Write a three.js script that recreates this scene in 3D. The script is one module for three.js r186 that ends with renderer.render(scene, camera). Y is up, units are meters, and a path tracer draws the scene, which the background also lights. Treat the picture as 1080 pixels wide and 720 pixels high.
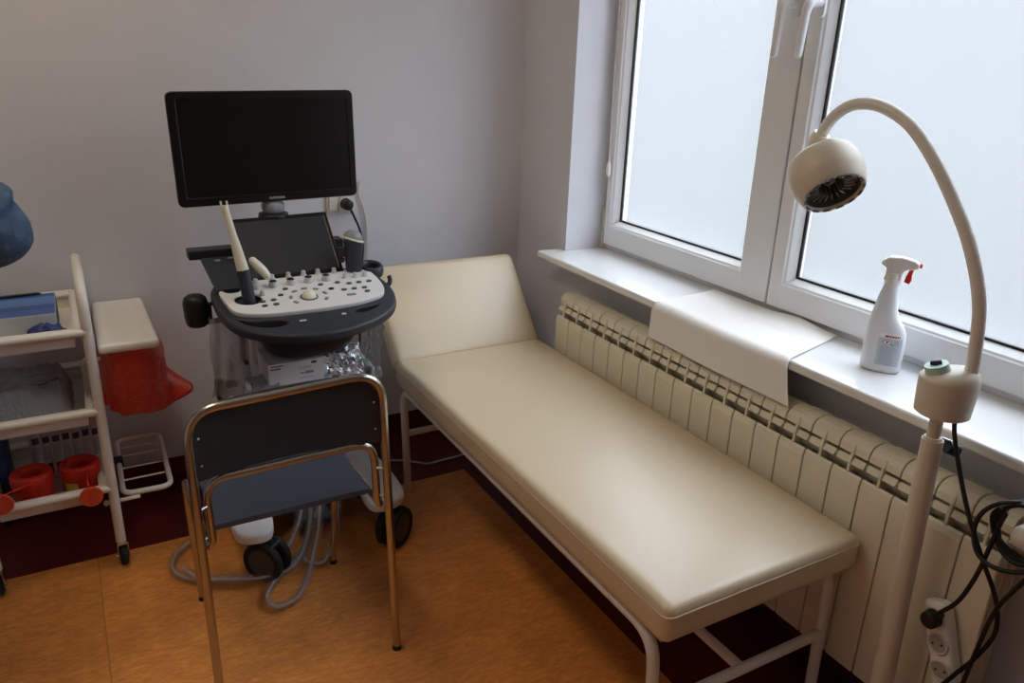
import * as THREE from 'three';
import { RoundedBoxGeometry } from 'three/addons/geometries/RoundedBoxGeometry.js';
import { mergeGeometries, mergeVertices, toCreasedNormals } from 'three/addons/utils/BufferGeometryUtils.js';
import { TextGeometry } from 'three/addons/geometries/TextGeometry.js';
import { FontLoader } from 'three/addons/loaders/FontLoader.js';
import { RectAreaLightUniformsLib } from 'three/addons/lights/RectAreaLightUniformsLib.js';
import { ImprovedNoise } from 'three/addons/math/ImprovedNoise.js';

// ------------------------------------------------------------------ camera, sky, exposure
const scene = new THREE.Scene();
const camera = new THREE.PerspectiveCamera(46.91, 1080 / 720, 0.05, 100);
camera.position.set(-1.5975, 1.4993, 2.7541);
camera.rotation.set(-0.3537, -0.5225, 0.0355, 'YXZ');
const renderer = new THREE.WebGLRenderer({ antialias: true });
renderer.toneMapping = THREE.LinearToneMapping;
renderer.toneMappingExposure = 1.06;
renderer.shadowMap.enabled = true;
const SKY = 6.8, LAMP = 5.3;
{ // overcast sky: brightest overhead, even all round
  const w = 64, h = 64, d = new Float32Array(w * h * 4);
  for (let j = 0; j < h; j++) for (let i = 0; i < w; i++) {
    const el = ((j + 0.5) / h - 0.5) * Math.PI, s = Math.max(0, Math.sin(el));
    const L = SKY * (1 + 1.6 * s) / 2.0, o = (j * w + i) * 4;
    d[o] = L * 0.93; d[o + 1] = L; d[o + 2] = L * 1.18; d[o + 3] = 1;
  }
  const t = new THREE.DataTexture(d, w, h, THREE.RGBAFormat, THREE.FloatType);
  t.mapping = THREE.EquirectangularReflectionMapping; t.magFilter = THREE.LinearFilter; t.needsUpdate = true;
  scene.background = t;
}

// ------------------------------------------------------------------ helpers
let seed = 12345;
const rnd = () => { seed = (seed * 1664525 + 1013904223) >>> 0; return seed / 4294967296; };
const rr = (a, b) => a + (b - a) * rnd();
const PN = new ImprovedNoise();
const V = (x, y, z) => new THREE.Vector3(x, y, z);
const used = {};
const numbered = (n) => { const k = used[n] = (used[n] ?? -1) + 1; return k ? `${n}_${String(k).padStart(3, '0')}` : n; };
function clean(g) {
  g = g.index ? g.toNonIndexed() : g;
  for (const k of Object.keys(g.attributes)) if (!['position', 'normal', 'uv'].includes(k)) g.deleteAttribute(k);
  if (!g.attributes.normal) g.computeVertexNormals();
  if (!g.attributes.uv) g.setAttribute('uv', new THREE.BufferAttribute(new Float32Array(g.attributes.position.count * 2), 2));
  g.morphAttributes = {};
  return g;
}
const merge = (gs) => (gs = [gs].flat().map(clean), gs.length > 1 ? mergeGeometries(gs) : gs[0]);
// metre uv by the dominant axis of each face
function boxUV(g, s = 1) {
  g = clean(g); const p = g.attributes.position, n = g.attributes.normal, uv = g.attributes.uv;
  for (let i = 0; i < p.count; i += 3) {
    let nx = 0, ny = 0, nz = 0;
    for (let k = 0; k < 3; k++) { nx += n.getX(i + k); ny += n.getY(i + k); nz += n.getZ(i + k); }
    nx = Math.abs(nx); ny = Math.abs(ny); nz = Math.abs(nz);
    for (let k = 0; k < 3; k++) {
      const x = p.getX(i + k), y = p.getY(i + k), z = p.getZ(i + k);
      if (ny >= nx && ny >= nz) uv.setXY(i + k, x / s, z / s);
      else if (nx >= nz) uv.setXY(i + k, z / s, y / s);
      else uv.setXY(i + k, x / s, y / s);
    }
  }
  return g;
}
function thing(name, label, category, base = [0, 0, 0], group) {
  const o = new THREE.Group(); o.name = numbered(name); o.position.set(...base); o.base = base;
  o.userData = { label, category }; if (group) o.userData.group = group;
  scene.add(o); return o;
}
function baseOf(o) { while (o && !o.base) o = o.parent; return o ? o.base : [0, 0, 0]; }
// geometry is given in world coordinates, then moved into the thing's own frame
function part(parent, name, gs, mat, label) {
  const g = merge(gs), b = baseOf(parent);
  g.translate(-b[0], -b[1], -b[2]);
  const m = new THREE.Mesh(g, mat); m.name = name; m.castShadow = m.receiveShadow = true;
  if (label) m.userData.label = label;
  parent.add(m); return m;
}
function single(name, gs, mat, label, category, base = [0, 0, 0], group) {
  const g = merge(gs); g.translate(-base[0], -base[1], -base[2]);
  const m = new THREE.Mesh(g, mat); m.name = numbered(name); m.castShadow = m.receiveShadow = true;
  m.position.set(...base); m.base = base; m.userData = { label, category }; if (group) m.userData.group = group;
  scene.add(m); return m;
}
function struct(name, gs, mat, label, category) {
  const m = single(name, gs, mat, label, category); m.userData.kind = 'structure'; return m;
}
function structGroup(name, label, category) { const g = thing(name, label, category); g.userData.kind = 'structure'; return g; }
// box from its limits
function bx(x0, x1, y0, y1, z0, z1, r = 0, seg = 2) {
  const w = x1 - x0, h = y1 - y0, d = z1 - z0;
  const g = r > 0 ? new RoundedBoxGeometry(w, h, d, seg, Math.min(r, w / 2.01, h / 2.01, d / 2.01)) : new THREE.BoxGeometry(w, h, d);
  return g.translate((x0 + x1) / 2, (y0 + y1) / 2, (z0 + z1) / 2);
}
const cylY = (r0, r1, y0, y1, x, z, n = 24, open = false) => new THREE.CylinderGeometry(r1, r0, y1 - y0, n, 1, open).translate(x, (y0 + y1) / 2, z);
function cylAB(a, b, r0, r1 = r0, n = 16, open = false) {
  const d = b.clone().sub(a), g = new THREE.CylinderGeometry(r1, r0, d.length(), n, 1, open);
  g.applyQuaternion(new THREE.Quaternion().setFromUnitVectors(V(0, 1, 0), d.clone().normalize()));
  return g.translate(...a.clone().add(b).multiplyScalar(0.5).toArray());
}
const ball = (r, x, y, z, n = 16) => new THREE.SphereGeometry(r, n, Math.round(n * 0.7)).translate(x, y, z);
function lathe(pts, x = 0, y = 0, z = 0, n = 32) { return new THREE.LatheGeometry(pts.map(([a, b]) => new THREE.Vector2(a, b)), n).translate(x, y, z); }
// polyline with rounded corners
function fillet(pts, r, closed = false, n = 7) {
  const P = pts.map((p) => Array.isArray(p) ? V(...p) : p), out = [];
  const N = P.length;
  for (let i = 0; i < N; i++) {
    if (!closed && (i === 0 || i === N - 1)) { out.push(P[i].clone()); continue; }
    const a = P[(i + N - 1) % N], b = P[i], c = P[(i + 1) % N];
    const l = Math.min(r, a.distanceTo(b) * 0.49, b.distanceTo(c) * 0.49);
    const s = b.clone().add(a.clone().sub(b).setLength(l)), e = b.clone().add(c.clone().sub(b).setLength(l));
    for (let k = 0; k <= n; k++) {
      const t = k / n;
      out.push(s.clone().multiplyScalar((1 - t) ** 2).add(b.clone().multiplyScalar(2 * t * (1 - t))).add(e.clone().multiplyScalar(t * t)));
    }
  }
  return out;
}
const smooth = (pts, n = 60, closed = false) => new THREE.CatmullRomCurve3(pts.map((p) => Array.isArray(p) ? V(...p) : p), closed, 'centripetal').getSpacedPoints(n).slice(0, closed ? -1 : undefined);
// round tube along points; rad may be a number or f(t, angle)
function sweep(pts, rad, nr = 10, closed = false, caps = true) {
  const N = pts.length, T = [], pos = [], uv = [], idx = [];
  for (let i = 0; i < N; i++) {
    const a = closed ? pts[(i + N - 1) % N] : pts[Math.max(0, i - 1)], b = closed ? pts[(i + 1) % N] : pts[Math.min(N - 1, i + 1)];
    T.push(b.clone().sub(a).normalize());
  }
  let nrm = Math.abs(T[0].y) < 0.9 ? V(0, 1, 0) : V(1, 0, 0); nrm.sub(T[0].clone().multiplyScalar(nrm.dot(T[0]))).normalize();
  let len = 0; const fr = [];
  for (let i = 0; i < N; i++) {
    if (i) { const q = new THREE.Quaternion().setFromUnitVectors(T[i - 1], T[i]); nrm.applyQuaternion(q); len += pts[i].distanceTo(pts[i - 1]); }
    fr.push([nrm.clone(), T[i].clone().cross(nrm), len]);
  }
  const M = closed ? N + 1 : N;
  for (let j = 0; j < M; j++) {
    const i = j % N, [n, b] = fr[i], l = j === N ? len + pts[0].distanceTo(pts[N - 1]) : fr[i][2];
    for (let k = 0; k <= nr; k++) {
      const a = (k / nr) * Math.PI * 2, r = typeof rad === 'function' ? rad(i / (N - 1), a % (Math.PI * 2), l) : rad;
      const q = pts[i].clone().add(n.clone().multiplyScalar(Math.cos(a) * r)).add(b.clone().multiplyScalar(Math.sin(a) * r));
      pos.push(q.x, q.y, q.z); uv.push(k / nr, l);
    }
  }
  for (let j = 0; j < M - 1; j++) for (let k = 0; k < nr; k++) { const a = j * (nr + 1) + k, b = a + nr + 1; idx.push(a, a + 1, b, b, a + 1, b + 1); }
  const g = new THREE.BufferGeometry();
  g.setAttribute('position', new THREE.Float32BufferAttribute(pos, 3)); g.setAttribute('uv', new THREE.Float32BufferAttribute(uv, 2)); g.setIndex(idx);
  g.computeVertexNormals();
  const nm = g.attributes.normal; // weld the seam
  for (let j = 0; j < M; j++) { const a = j * (nr + 1), b = a + nr; const v = V(nm.getX(a) + nm.getX(b), nm.getY(a) + nm.getY(b), nm.getZ(a) + nm.getZ(b)).normalize(); nm.setXYZ(a, v.x, v.y, v.z); nm.setXYZ(b, v.x, v.y, v.z); }
  if (closed || !caps) return g;
  const out = [clean(g)];
  for (const e of [0, N - 1]) {
    const r = typeof rad === 'function' ? rad(e ? 1 : 0, 0, 0) : rad, c = new THREE.CircleGeometry(r * 0.998, nr), d = e ? T[e] : T[0].clone().negate();
    c.applyQuaternion(new THREE.Quaternion().setFromUnitVectors(V(0, 0, 1), d)).translate(...pts[e].toArray()); out.push(clean(c));
  }
  return mergeGeometries(out);
}
const pipe = (pts, r, fr = 0.03, closed = false, nr = 12) => sweep(fillet(pts, fr, closed), r, nr, closed);
// grid of points -> surface; rows closed round when ring
function grid(rows, ring = false, capA = false, capB = false) {
  const R = rows.length, C = rows[0].length, pos = [], uv = [], idx = [];
  for (let i = 0; i < R; i++) for (let j = 0; j < C; j++) { const p = rows[i][j]; pos.push(p.x, p.y, p.z); uv.push(j / (C - (ring ? 0 : 1)), i / (R - 1)); }
  const J = ring ? C : C - 1;
  for (let i = 0; i < R - 1; i++) for (let j = 0; j < J; j++) { const a = i * C + j, b = i * C + (j + 1) % C; idx.push(a, b, a + C, b, b + C, a + C); }
  for (const [on, i] of [[capA, 0], [capB, R - 1]]) if (on) {
    const c = V(0, 0, 0); rows[i].forEach((p) => c.add(p)); c.multiplyScalar(1 / C); const k = pos.length / 3; pos.push(c.x, c.y, c.z); uv.push(0.5, i ? 1 : 0);
    for (let j = 0; j < C; j++) { const a = i * C + j, b = i * C + (j + 1) % C; idx.push(...(i ? [a, b, k] : [b, a, k])); }
  }
  const g = new THREE.BufferGeometry(); g.setAttribute('position', new THREE.Float32BufferAttribute(pos, 3)); g.setAttribute('uv', new THREE.Float32BufferAttribute(uv, 2)); g.setIndex(idx); g.computeVertexNormals();
  return g;
}
// a sheet with thickness from a point function f(u, v)
function sheet(f, nu, nv, t) {
  const A = [], e = 1e-3;
  const nrm = (u, v) => { const a = f(Math.min(1, u + e), v).sub(f(Math.max(0, u - e), v)), b = f(u, Math.min(1, v + e)).sub(f(u, Math.max(0, v - e))); return a.cross(b).normalize(); };
  const top = [], bot = [];
  for (let i = 0; i <= nu; i++) { const a = [], b = []; for (let j = 0; j <= nv; j++) { const u = i / nu, v = j / nv, p = f(u, v), n = nrm(u, v); a.push(p.clone().addScaledVector(n, t / 2)); b.push(p.clone().addScaledVector(n, -t / 2)); } top.push(a); bot.push(b); }
  A.push(grid(top), grid(bot.slice().reverse()));
  const edge = (p, q) => A.push(grid([p, q]));
  edge(top[0], bot[0]); edge(bot[nu], top[nu]); edge(bot.map((r) => r[0]), top.map((r) => r[0])); edge(top.map((r) => r[nv]), bot.map((r) => r[nv]));
  return merge(A);
}
// rounded box with enough faces to be deformed: f(point, normal-ish) moves vertices
function softBox(x0, x1, y0, y1, z0, z1, r, nx, ny, nz, f) {
  const w = x1 - x0, h = y1 - y0, d = z1 - z0, g0 = new THREE.BoxGeometry(w, h, d, nx, ny, nz);
  g0.deleteAttribute('uv'); g0.deleteAttribute('normal');
  const g = mergeVertices(g0, 1e-5), p = g.attributes.position, c = V((x0 + x1) / 2, (y0 + y1) / 2, (z0 + z1) / 2);
  const remap = (v, half) => { const t = v / half; return half * Math.sign(t) * (1 - Math.pow(Math.max(0, 1 - Math.abs(t)), 1.7)); }; // finer towards the edges
  for (let i = 0; i < p.count; i++) {
    const q = V(remap(p.getX(i), w / 2), p.getY(i), remap(p.getZ(i), d / 2));
    const k = V(THREE.MathUtils.clamp(q.x, -w / 2 + r, w / 2 - r), THREE.MathUtils.clamp(q.y, -h / 2 + r, h / 2 - r), THREE.MathUtils.clamp(q.z, -d / 2 + r, d / 2 - r));
    const o = q.clone().sub(k); if (o.length() > 1e-7) o.setLength(r); k.add(o).add(c); if (f) f(k); p.setXYZ(i, k.x, k.y, k.z);
  }
  g.computeVertexNormals();
  const uv = new Float32Array(p.count * 2); for (let i = 0; i < p.count; i++) { uv[2 * i] = p.getX(i) + 0.37 * p.getY(i); uv[2 * i + 1] = p.getZ(i) + 0.61 * p.getY(i); }
  g.setAttribute('uv', new THREE.BufferAttribute(uv, 2));
  return g;
}
function rrShape(x0, x1, y0, y1, r, S = THREE.Shape) {
  const s = new S(); s.moveTo(x0 + r, y0); s.lineTo(x1 - r, y0); s.quadraticCurveTo(x1, y0, x1, y0 + r); s.lineTo(x1, y1 - r); s.quadraticCurveTo(x1, y1, x1 - r, y1);
  s.lineTo(x0 + r, y1); s.quadraticCurveTo(x0, y1, x0, y1 - r); s.lineTo(x0, y0 + r); s.quadraticCurveTo(x0, y0, x0 + r, y0); return s;
}
const extrude = (s, depth, b = 0, seg = 2, cs = 8) => new THREE.ExtrudeGeometry(s, { depth: depth - 2 * b, bevelEnabled: b > 0, bevelThickness: b, bevelSize: b, bevelOffset: -b, bevelSegments: seg, curveSegments: cs }).translate(0, 0, b);
function splineShape(pts, S = THREE.Shape, n = 80) {
  const c = new THREE.CatmullRomCurve3(pts.map(([a, b]) => V(a, b, 0)), true, 'centripetal').getSpacedPoints(n).slice(0, -1);
  return new S(c.map((p) => new THREE.Vector2(p.x, p.y)));
}
// surface of a signed distance by naive surface nets
function nets(sdf, lo, hi, cell) {
  const n = [0, 1, 2].map((k) => Math.ceil((hi[k] - lo[k]) / cell) + 1), [X, Y, Z] = n, F = new Float32Array(X * Y * Z);
  for (let k = 0; k < Z; k++) for (let j = 0; j < Y; j++) for (let i = 0; i < X; i++) F[i + X * (j + Y * k)] = sdf(lo[0] + i * cell, lo[1] + j * cell, lo[2] + k * cell);
  const id = new Int32Array(X * Y * Z).fill(-1), pos = [], idx = [], off = [0, 1, X, X + 1, X * Y, X * Y + 1, X * Y + X, X * Y + X + 1];
  for (let k = 0; k < Z - 1; k++) for (let j = 0; j < Y - 1; j++) for (let i = 0; i < X - 1; i++) {
    const b = i + X * (j + Y * k); let m = 0; for (let c = 0; c < 8; c++) if (F[b + off[c]] < 0) m |= 1 << c;
    if (m === 0 || m === 255) continue;
    let sx = 0, sy = 0, sz = 0, q = 0;
    for (let a = 0; a < 8; a++) for (const d of [1, 2, 4]) { const c = a | d; if (a & d) continue; const fa = F[b + off[a]], fc = F[b + off[c]]; if ((fa < 0) === (fc < 0)) continue; const t = fa / (fa - fc); sx += (a & 1) + (d === 1 ? t : 0); sy += ((a >> 1) & 1) + (d === 2 ? t : 0); sz += ((a >> 2) & 1) + (d === 4 ? t : 0); q++; }
    id[b] = pos.length / 3; pos.push(lo[0] + (i + sx / q) * cell, lo[1] + (j + sy / q) * cell, lo[2] + (k + sz / q) * cell);
  }
  for (let k = 1; k < Z - 1; k++) for (let j = 1; j < Y - 1; j++) for (let i = 1; i < X - 1; i++) {
    const b = i + X * (j + Y * k), f = F[b] < 0;
    for (const [d, u, v] of [[1, X, X * Y], [X, X * Y, 1], [X * Y, 1, X]]) {
      if ((F[b + d] < 0) === f) continue;
      const a0 = id[b], a1 = id[b - u], a2 = id[b - u - v], a3 = id[b - v];
      if (a0 < 0 || a1 < 0 || a2 < 0 || a3 < 0) continue;
      if (f) idx.push(a0, a1, a2, a0, a2, a3); else idx.push(a0, a2, a1, a0, a3, a2);
    }
  }
  const g = new THREE.BufferGeometry(); g.setAttribute('position', new THREE.Float32BufferAttribute(pos, 3)); g.setIndex(idx); g.computeVertexNormals(); return g;
}

// ------------------------------------------------------------------ textures
const hash = (x, y, s) => { let h = (x * 374761393 + y * 668265263 + s * 2147483647) | 0; h = Math.imul(h ^ (h >>> 13), 1274126177); return ((h ^ (h >>> 16)) >>> 0) / 4294967296; };
function vnoise(x, y, px, py, s) { // tiling value noise
  const xi = Math.floor(x), yi = Math.floor(y), fx = x - xi, fy = y - yi, u = fx * fx * (3 - 2 * fx), v = fy * fy * (3 - 2 * fy), m = (a, n) => ((a % n) + n) % n;
  const a = hash(m(xi, px), m(yi, py), s), b = hash(m(xi + 1, px), m(yi, py), s), c = hash(m(xi, px), m(yi + 1, py), s), d = hash(m(xi + 1, px), m(yi + 1, py), s);
  return a + (b - a) * u + (c - a) * v + (a - b - c + d) * u * v;
}
function tex(w, h, f, size, srgb = false) {
  const d = new Uint8Array(w * h * 4);
  for (let j = 0; j < h; j++) for (let i = 0; i < w; i++) { const c = f(i / w, j / h), o = (j * w + i) * 4; for (let k = 0; k < 3; k++) d[o + k] = Math.max(0, Math.min(255, (Array.isArray(c) ? c[k] : c) * 255)); d[o + 3] = 255; }
  const t = new THREE.DataTexture(d, w, h, THREE.RGBAFormat); t.wrapS = t.wrapT = THREE.RepeatWrapping; t.magFilter = t.minFilter = THREE.LinearFilter;
  if (size) t.repeat.set(1 / size, 1 / size); if (srgb) t.colorSpace = THREE.SRGBColorSpace; t.needsUpdate = true; return t;
}
const mixc = (a, b, t) => a.map((v, k) => v + (b[k] - v) * t);
// linoleum with short wood-like flecks along x
const floorH = (u, v) => 0.5 * vnoise(u * 60, v * 260, 60, 260, 1) + 0.3 * vnoise(u * 130, v * 420, 130, 420, 2) + 0.2 * vnoise(u * 24, v * 70, 24, 70, 3);
const floorTex = tex(1024, 1024, (u, v) => { const h = floorH(u, v), c = 0.6 * vnoise(u * 7, v * 9, 7, 9, 4) + 0.4 * vnoise(u * 19, v * 23, 19, 23, 5); let o = mixc([0.80, 0.49, 0.22], [0.97, 0.66, 0.34], Math.min(1, Math.max(0, (h - 0.05) * 1.1))); return o.map((x) => x * (0.92 + 0.16 * c)); }, 1.1, true);
const floorBump = tex(1024, 1024, (u, v) => floorH(u, v), 1.1);
const redTex = tex(512, 512, (u, v) => { const n = 0.6 * vnoise(u * 40, v * 60, 40, 60, 6) + 0.4 * vnoise(u * 120, v * 150, 120, 150, 7); return mixc([0.31, 0.055, 0.05], [0.42, 0.085, 0.07], n); }, 0.8, true);
const wallBump = tex(512, 512, (u, v) => 0.5 * vnoise(u * 90, v * 90, 90, 90, 8) + 0.3 * vnoise(u * 180, v * 180, 180, 180, 9) + 0.2 * vnoise(u * 20, v * 20, 20, 20, 10), 0.6);
const wallTex = tex(512, 512, (u, v) => { const n = 0.5 * vnoise(u * 6, v * 6, 6, 6, 11) + 0.5 * vnoise(u * 17, v * 17, 17, 17, 12); return [0.85 + 0.02 * n, 0.848 + 0.02 * n, 0.872 + 0.02 * n]; }, 1.7, true);
const vinylBump = tex(512, 512, (u, v) => { const a = vnoise(u * 100, v * 100, 100, 100, 13), b = vnoise(u * 50, v * 50, 50, 50, 14); return 0.65 * Math.abs(2 * a - 1) + 0.35 * b; }, 0.25);
const denimTex = tex(512, 512, (u, v) => { const w = 0.5 + 0.5 * Math.sin((u + v) * Math.PI * 2 * 90), n = vnoise(u * 14, v * 14, 14, 14, 15), f = hash(Math.floor(u * 256), Math.floor(v * 256), 16); return mixc([0.20, 0.30, 0.42], [0.36, 0.47, 0.60], 0.3 * w + 0.45 * n + 0.25 * f); }, 0.25, true);
const crumple = tex(512, 512, (u, v) => { const a = vnoise(u * 10, v * 10, 10, 10, 17), b = vnoise(u * 23, v * 23, 23, 23, 18), c = vnoise(u * 50, v * 50, 50, 50, 19); return 0.5 * Math.abs(2 * a - 1) + 0.3 * Math.abs(2 * b - 1) + 0.2 * c; }, 0.2);
function canvasTex(w, h, draw) { const c = document.createElement('canvas'); c.width = w; c.height = h; draw(c.getContext('2d'), w, h); const t = new THREE.CanvasTexture(c); t.colorSpace = THREE.SRGBColorSpace; return t; }

// ------------------------------------------------------------------ materials
const M = (o) => new THREE.MeshStandardMaterial({ roughness: 0.5, metalness: 0, ...o });
const PH = (o) => new THREE.MeshPhysicalMaterial({ roughness: 0.5, metalness: 0, ...o });
const wallM = M({ map: wallTex, bumpMap: wallBump, bumpScale: 0.0003, roughness: 0.75 });
const ceilM = M({ color: '#e9e8e4', roughness: 0.9 });
const orangeM = M({ map: floorTex, bumpMap: floorBump, bumpScale: 0.0004, roughness: 0.5 });
const redM = M({ map: redTex, roughness: 0.45 });
const seamM = M({ color: '#b27a42', roughness: 0.6 });
const pvcM = PH({ color: '#eceef0', roughness: 0.28 });
const pvcOldM = M({ color: '#ddd6bf', roughness: 0.45 });
const gasketM = M({ color: '#101113', roughness: 0.6 });
const sillM = PH({ color: '#eef0f1', roughness: 0.22, clearcoat: 0.3, clearcoatRoughness: 0.15 });
const glassM = PH({ color: '#eff1ef', transmission: 1, roughness: 0.42, thickness: 0, ior: 1.3 });
const radM = PH({ color: '#e9e2cd', roughness: 0.38 });
const vinylM = PH({ color: '#dac8a8', clearcoat: 0.7, clearcoatRoughness: 0.34, roughness: 0.4, bumpMap: vinylBump, bumpScale: 0.0002 });
const pipingM = M({ color: '#dac8a8', roughness: 0.45 });
const enamelM = PH({ color: '#e8e4de', roughness: 0.35 });
const whiteM = PH({ color: '#eeece6', roughness: 0.35 });
const paperM = M({ color: '#f4f2ee', roughness: 0.85 });
const chromeM = M({ color: '#b9b2a8', metalness: 1, roughness: 0.2 });
const steelM = M({ color: '#b9bcc0', metalness: 1, roughness: 0.25 });
const seatM = PH({ color: '#3b424f', roughness: 0.45 });
const backM = PH({ color: '#22262c', roughness: 0.55 });
const blackM = M({ color: '#111214', roughness: 0.45 });
const bezelM = PH({ color: '#0b0b0c', roughness: 0.3 });
const screenM = PH({ color: '#060607', roughness: 0.28 });
const touchM = PH({ color: '#2a2b31', roughness: 0.4 });
const slateM = PH({ color: '#2a2f38', roughness: 0.5 });
const greyM = PH({ color: '#90959a', roughness: 0.4 });
const lightGreyM = PH({ color: '#cfd1d2', roughness: 0.45 });
const deckM = PH({ color: '#e2e4e6', roughness: 0.35 });
const knobM = PH({ color: '#c3c6c8', roughness: 0.3 });
const btnM = M({ color: '#4a4e54', roughness: 0.5 });
const btnBlackM = M({ color: '#141518', roughness: 0.4 });
const ivoryM = PH({ color: '#e9e4d2', roughness: 0.3 });
const hubM = M({ color: '#4b443e', roughness: 0.6, side: THREE.DoubleSide });
const rubberM = M({ color: '#17181a', roughness: 0.75 });
const cableM = M({ color: '#0e0e10', roughness: 0.5 });
const whiteCableM = M({ color: '#d9d6d0', roughness: 0.5 });
const filmM = PH({ color: '#f2f3f5', transmission: 0.82, roughness: 0.22, thickness: 0, bumpMap: crumple, bumpScale: 0.006, side: THREE.DoubleSide });
const sleeveM = PH({ color: '#ffffff', transmission: 0.9, roughness: 0.1, thickness: 0, bumpMap: crumple, bumpScale: 0.012 });
const redBagM = PH({ color: '#ff5638', transmission: 0.5, roughness: 0.5, thickness: 0, bumpMap: crumple, bumpScale: 0.004, side: THREE.DoubleSide });
const sharpsM = PH({ color: '#d8301c', roughness: 0.4 });
const sharpsLidM = PH({ color: '#e2543a', roughness: 0.35 });
const lampM = PH({ color: '#dad1c0', roughness: 0.4 });
const denimM = M({ map: denimTex, roughness: 0.9, bumpMap: crumple, bumpScale: 0.0015 });
const foilM = M({ color: '#eceef1', metalness: 0.85, roughness: 0.25, flatShading: true });

// ------------------------------------------------------------------ room shell (window wall at x = 0, back wall at z = 0)
const RX = -2.9, RZ = 4.7, RY = 2.7, WT = 0.25;
const WZ0 = 0.3512, WZ1 = 2.287, WY0 = 0.78, WY1 = 2.3;
struct('wall_right', [bx(0, WT, -0.1, WY0, -0.2, RZ + 0.2), bx(0, WT, WY1, RY + 0.2, -0.2, RZ + 0.2), bx(0, WT, WY0, WY1, -0.2, WZ0), bx(0, WT, WY0, WY1, WZ1, RZ + 0.2)].map((g) => boxUV(g)), wallM, 'pale grey painted wall round the window', 'wall');
struct('wall_back', boxUV(bx(RX - 0.2, 0, -0.1, RY + 0.2, -0.2, 0)), wallM, 'pale grey painted wall behind the ultrasound machine', 'wall');
struct('wall_left', boxUV(bx(RX - 0.2, RX, -0.1, RY + 0.2, 0, RZ)), wallM, 'pale grey painted wall opposite the window', 'wall');
struct('wall_front', boxUV(bx(RX - 0.2, 0, -0.1, RY + 0.2, RZ, RZ + 0.2)), wallM, 'pale grey painted wall facing the ultrasound machine', 'wall');
struct('ceiling', bx(RX, 0, RY, RY + 0.2, 0, RZ), ceilM, 'white painted ceiling', 'ceiling');
{
  const f = structGroup('floor', 'linoleum floor, orange brown field inside a dark red border', 'floor');
  const X0 = -2.55, X1 = -0.424, Z0 = 0.3844, Z1 = 4.3, XS = -1.67, e = 0.0015;
  part(f, 'orange_linoleum', [boxUV(bx(X0, XS - e, -0.1, 0, Z0, Z1)), boxUV(bx(XS + e, X1, -0.1, 0, Z0, Z1).translate(0, 0, 0.31)).translate(0, 0, -0.31)], orangeM, 'orange brown flecked linoleum');
  part(f, 'welded_seam', bx(XS - e, XS + e, -0.1, -0.0004, Z0, Z1), seamM);
  part(f, 'red_border', [bx(RX, 0, -0.1, 0, 0, Z0), bx(X1, 0, -0.1, 0, Z0, Z1), bx(RX, X0, -0.1, 0, Z0, Z1), bx(RX, 0, -0.1, 0, Z1, RZ)].map((g) => boxUV(g)), redM, 'dark red linoleum border');
}
const BH = 0.094;
struct('baseboard_back', boxUV(bx(RX, 0, 0, BH, 0, 0.004, 0.0015)), redM, 'dark red linoleum upstand along the back wall', 'baseboard');
struct('baseboard_right', boxUV(bx(-0.004, 0, 0, BH, 0.004, RZ - 0.004, 0.0015)), redM, 'dark red linoleum upstand under the radiator', 'baseboard');
struct('baseboard_left', boxUV(bx(RX, RX + 0.004, 0, BH, 0.004, RZ - 0.004, 0.0015)), redM, 'dark red linoleum upstand opposite the window', 'baseboard');
struct('baseboard_front', boxUV(bx(RX, 0, 0, BH, RZ - 0.004, RZ, 0.0015)), redM, 'dark red linoleum upstand facing the ultrasound machine', 'baseboard');
struct('added_dark_slope', new THREE.BoxGeometry(40, 0.3, 80).translate(20, -0.15, 0).rotateZ(0.36).translate(WT + 0.05, 0.1, 0), M({ color: '#302e29', roughness: 0.95 }), 'added dark slope outside the window, hides the bright sky behind the panes', 'ground');  // added dark slope: keeps bright sky out of the camera's view through the panes
{ // unseen ceiling light, placed out of view to light the left wall, trolley and floor
  RectAreaLightUniformsLib.init();
  const lx = -1.7, lz = 1.05, w = 0.18, d = 0.62, l = thing('unseen_ceiling_light', 'unseen ceiling light, out of view, lighting the trolley side of the room', 'ceiling light', [lx, RY, lz]);
  part(l, 'housing', bx(lx - w - 0.02, lx + w + 0.02, RY - 0.05, RY, lz - d - 0.02, lz + d + 0.02, 0.006), ceilM);
  part(l, 'diffuser', bx(lx - w, lx + w, RY - 0.068, RY - 0.05, lz - d, lz + d, 0.006), M({ color: '#f4efe6', emissive: '#ffd9ac', emissiveIntensity: 2.0, roughness: 0.6 }), 'glowing diffuser of the unseen ceiling light');
  const r = new THREE.RectAreaLight(new THREE.Color().setRGB(1, 0.89, 0.67), LAMP, 2 * w, 2 * d); r.position.set(lx, RY - 0.072, lz); r.rotation.x = -Math.PI / 2; scene.add(r);
}

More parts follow.
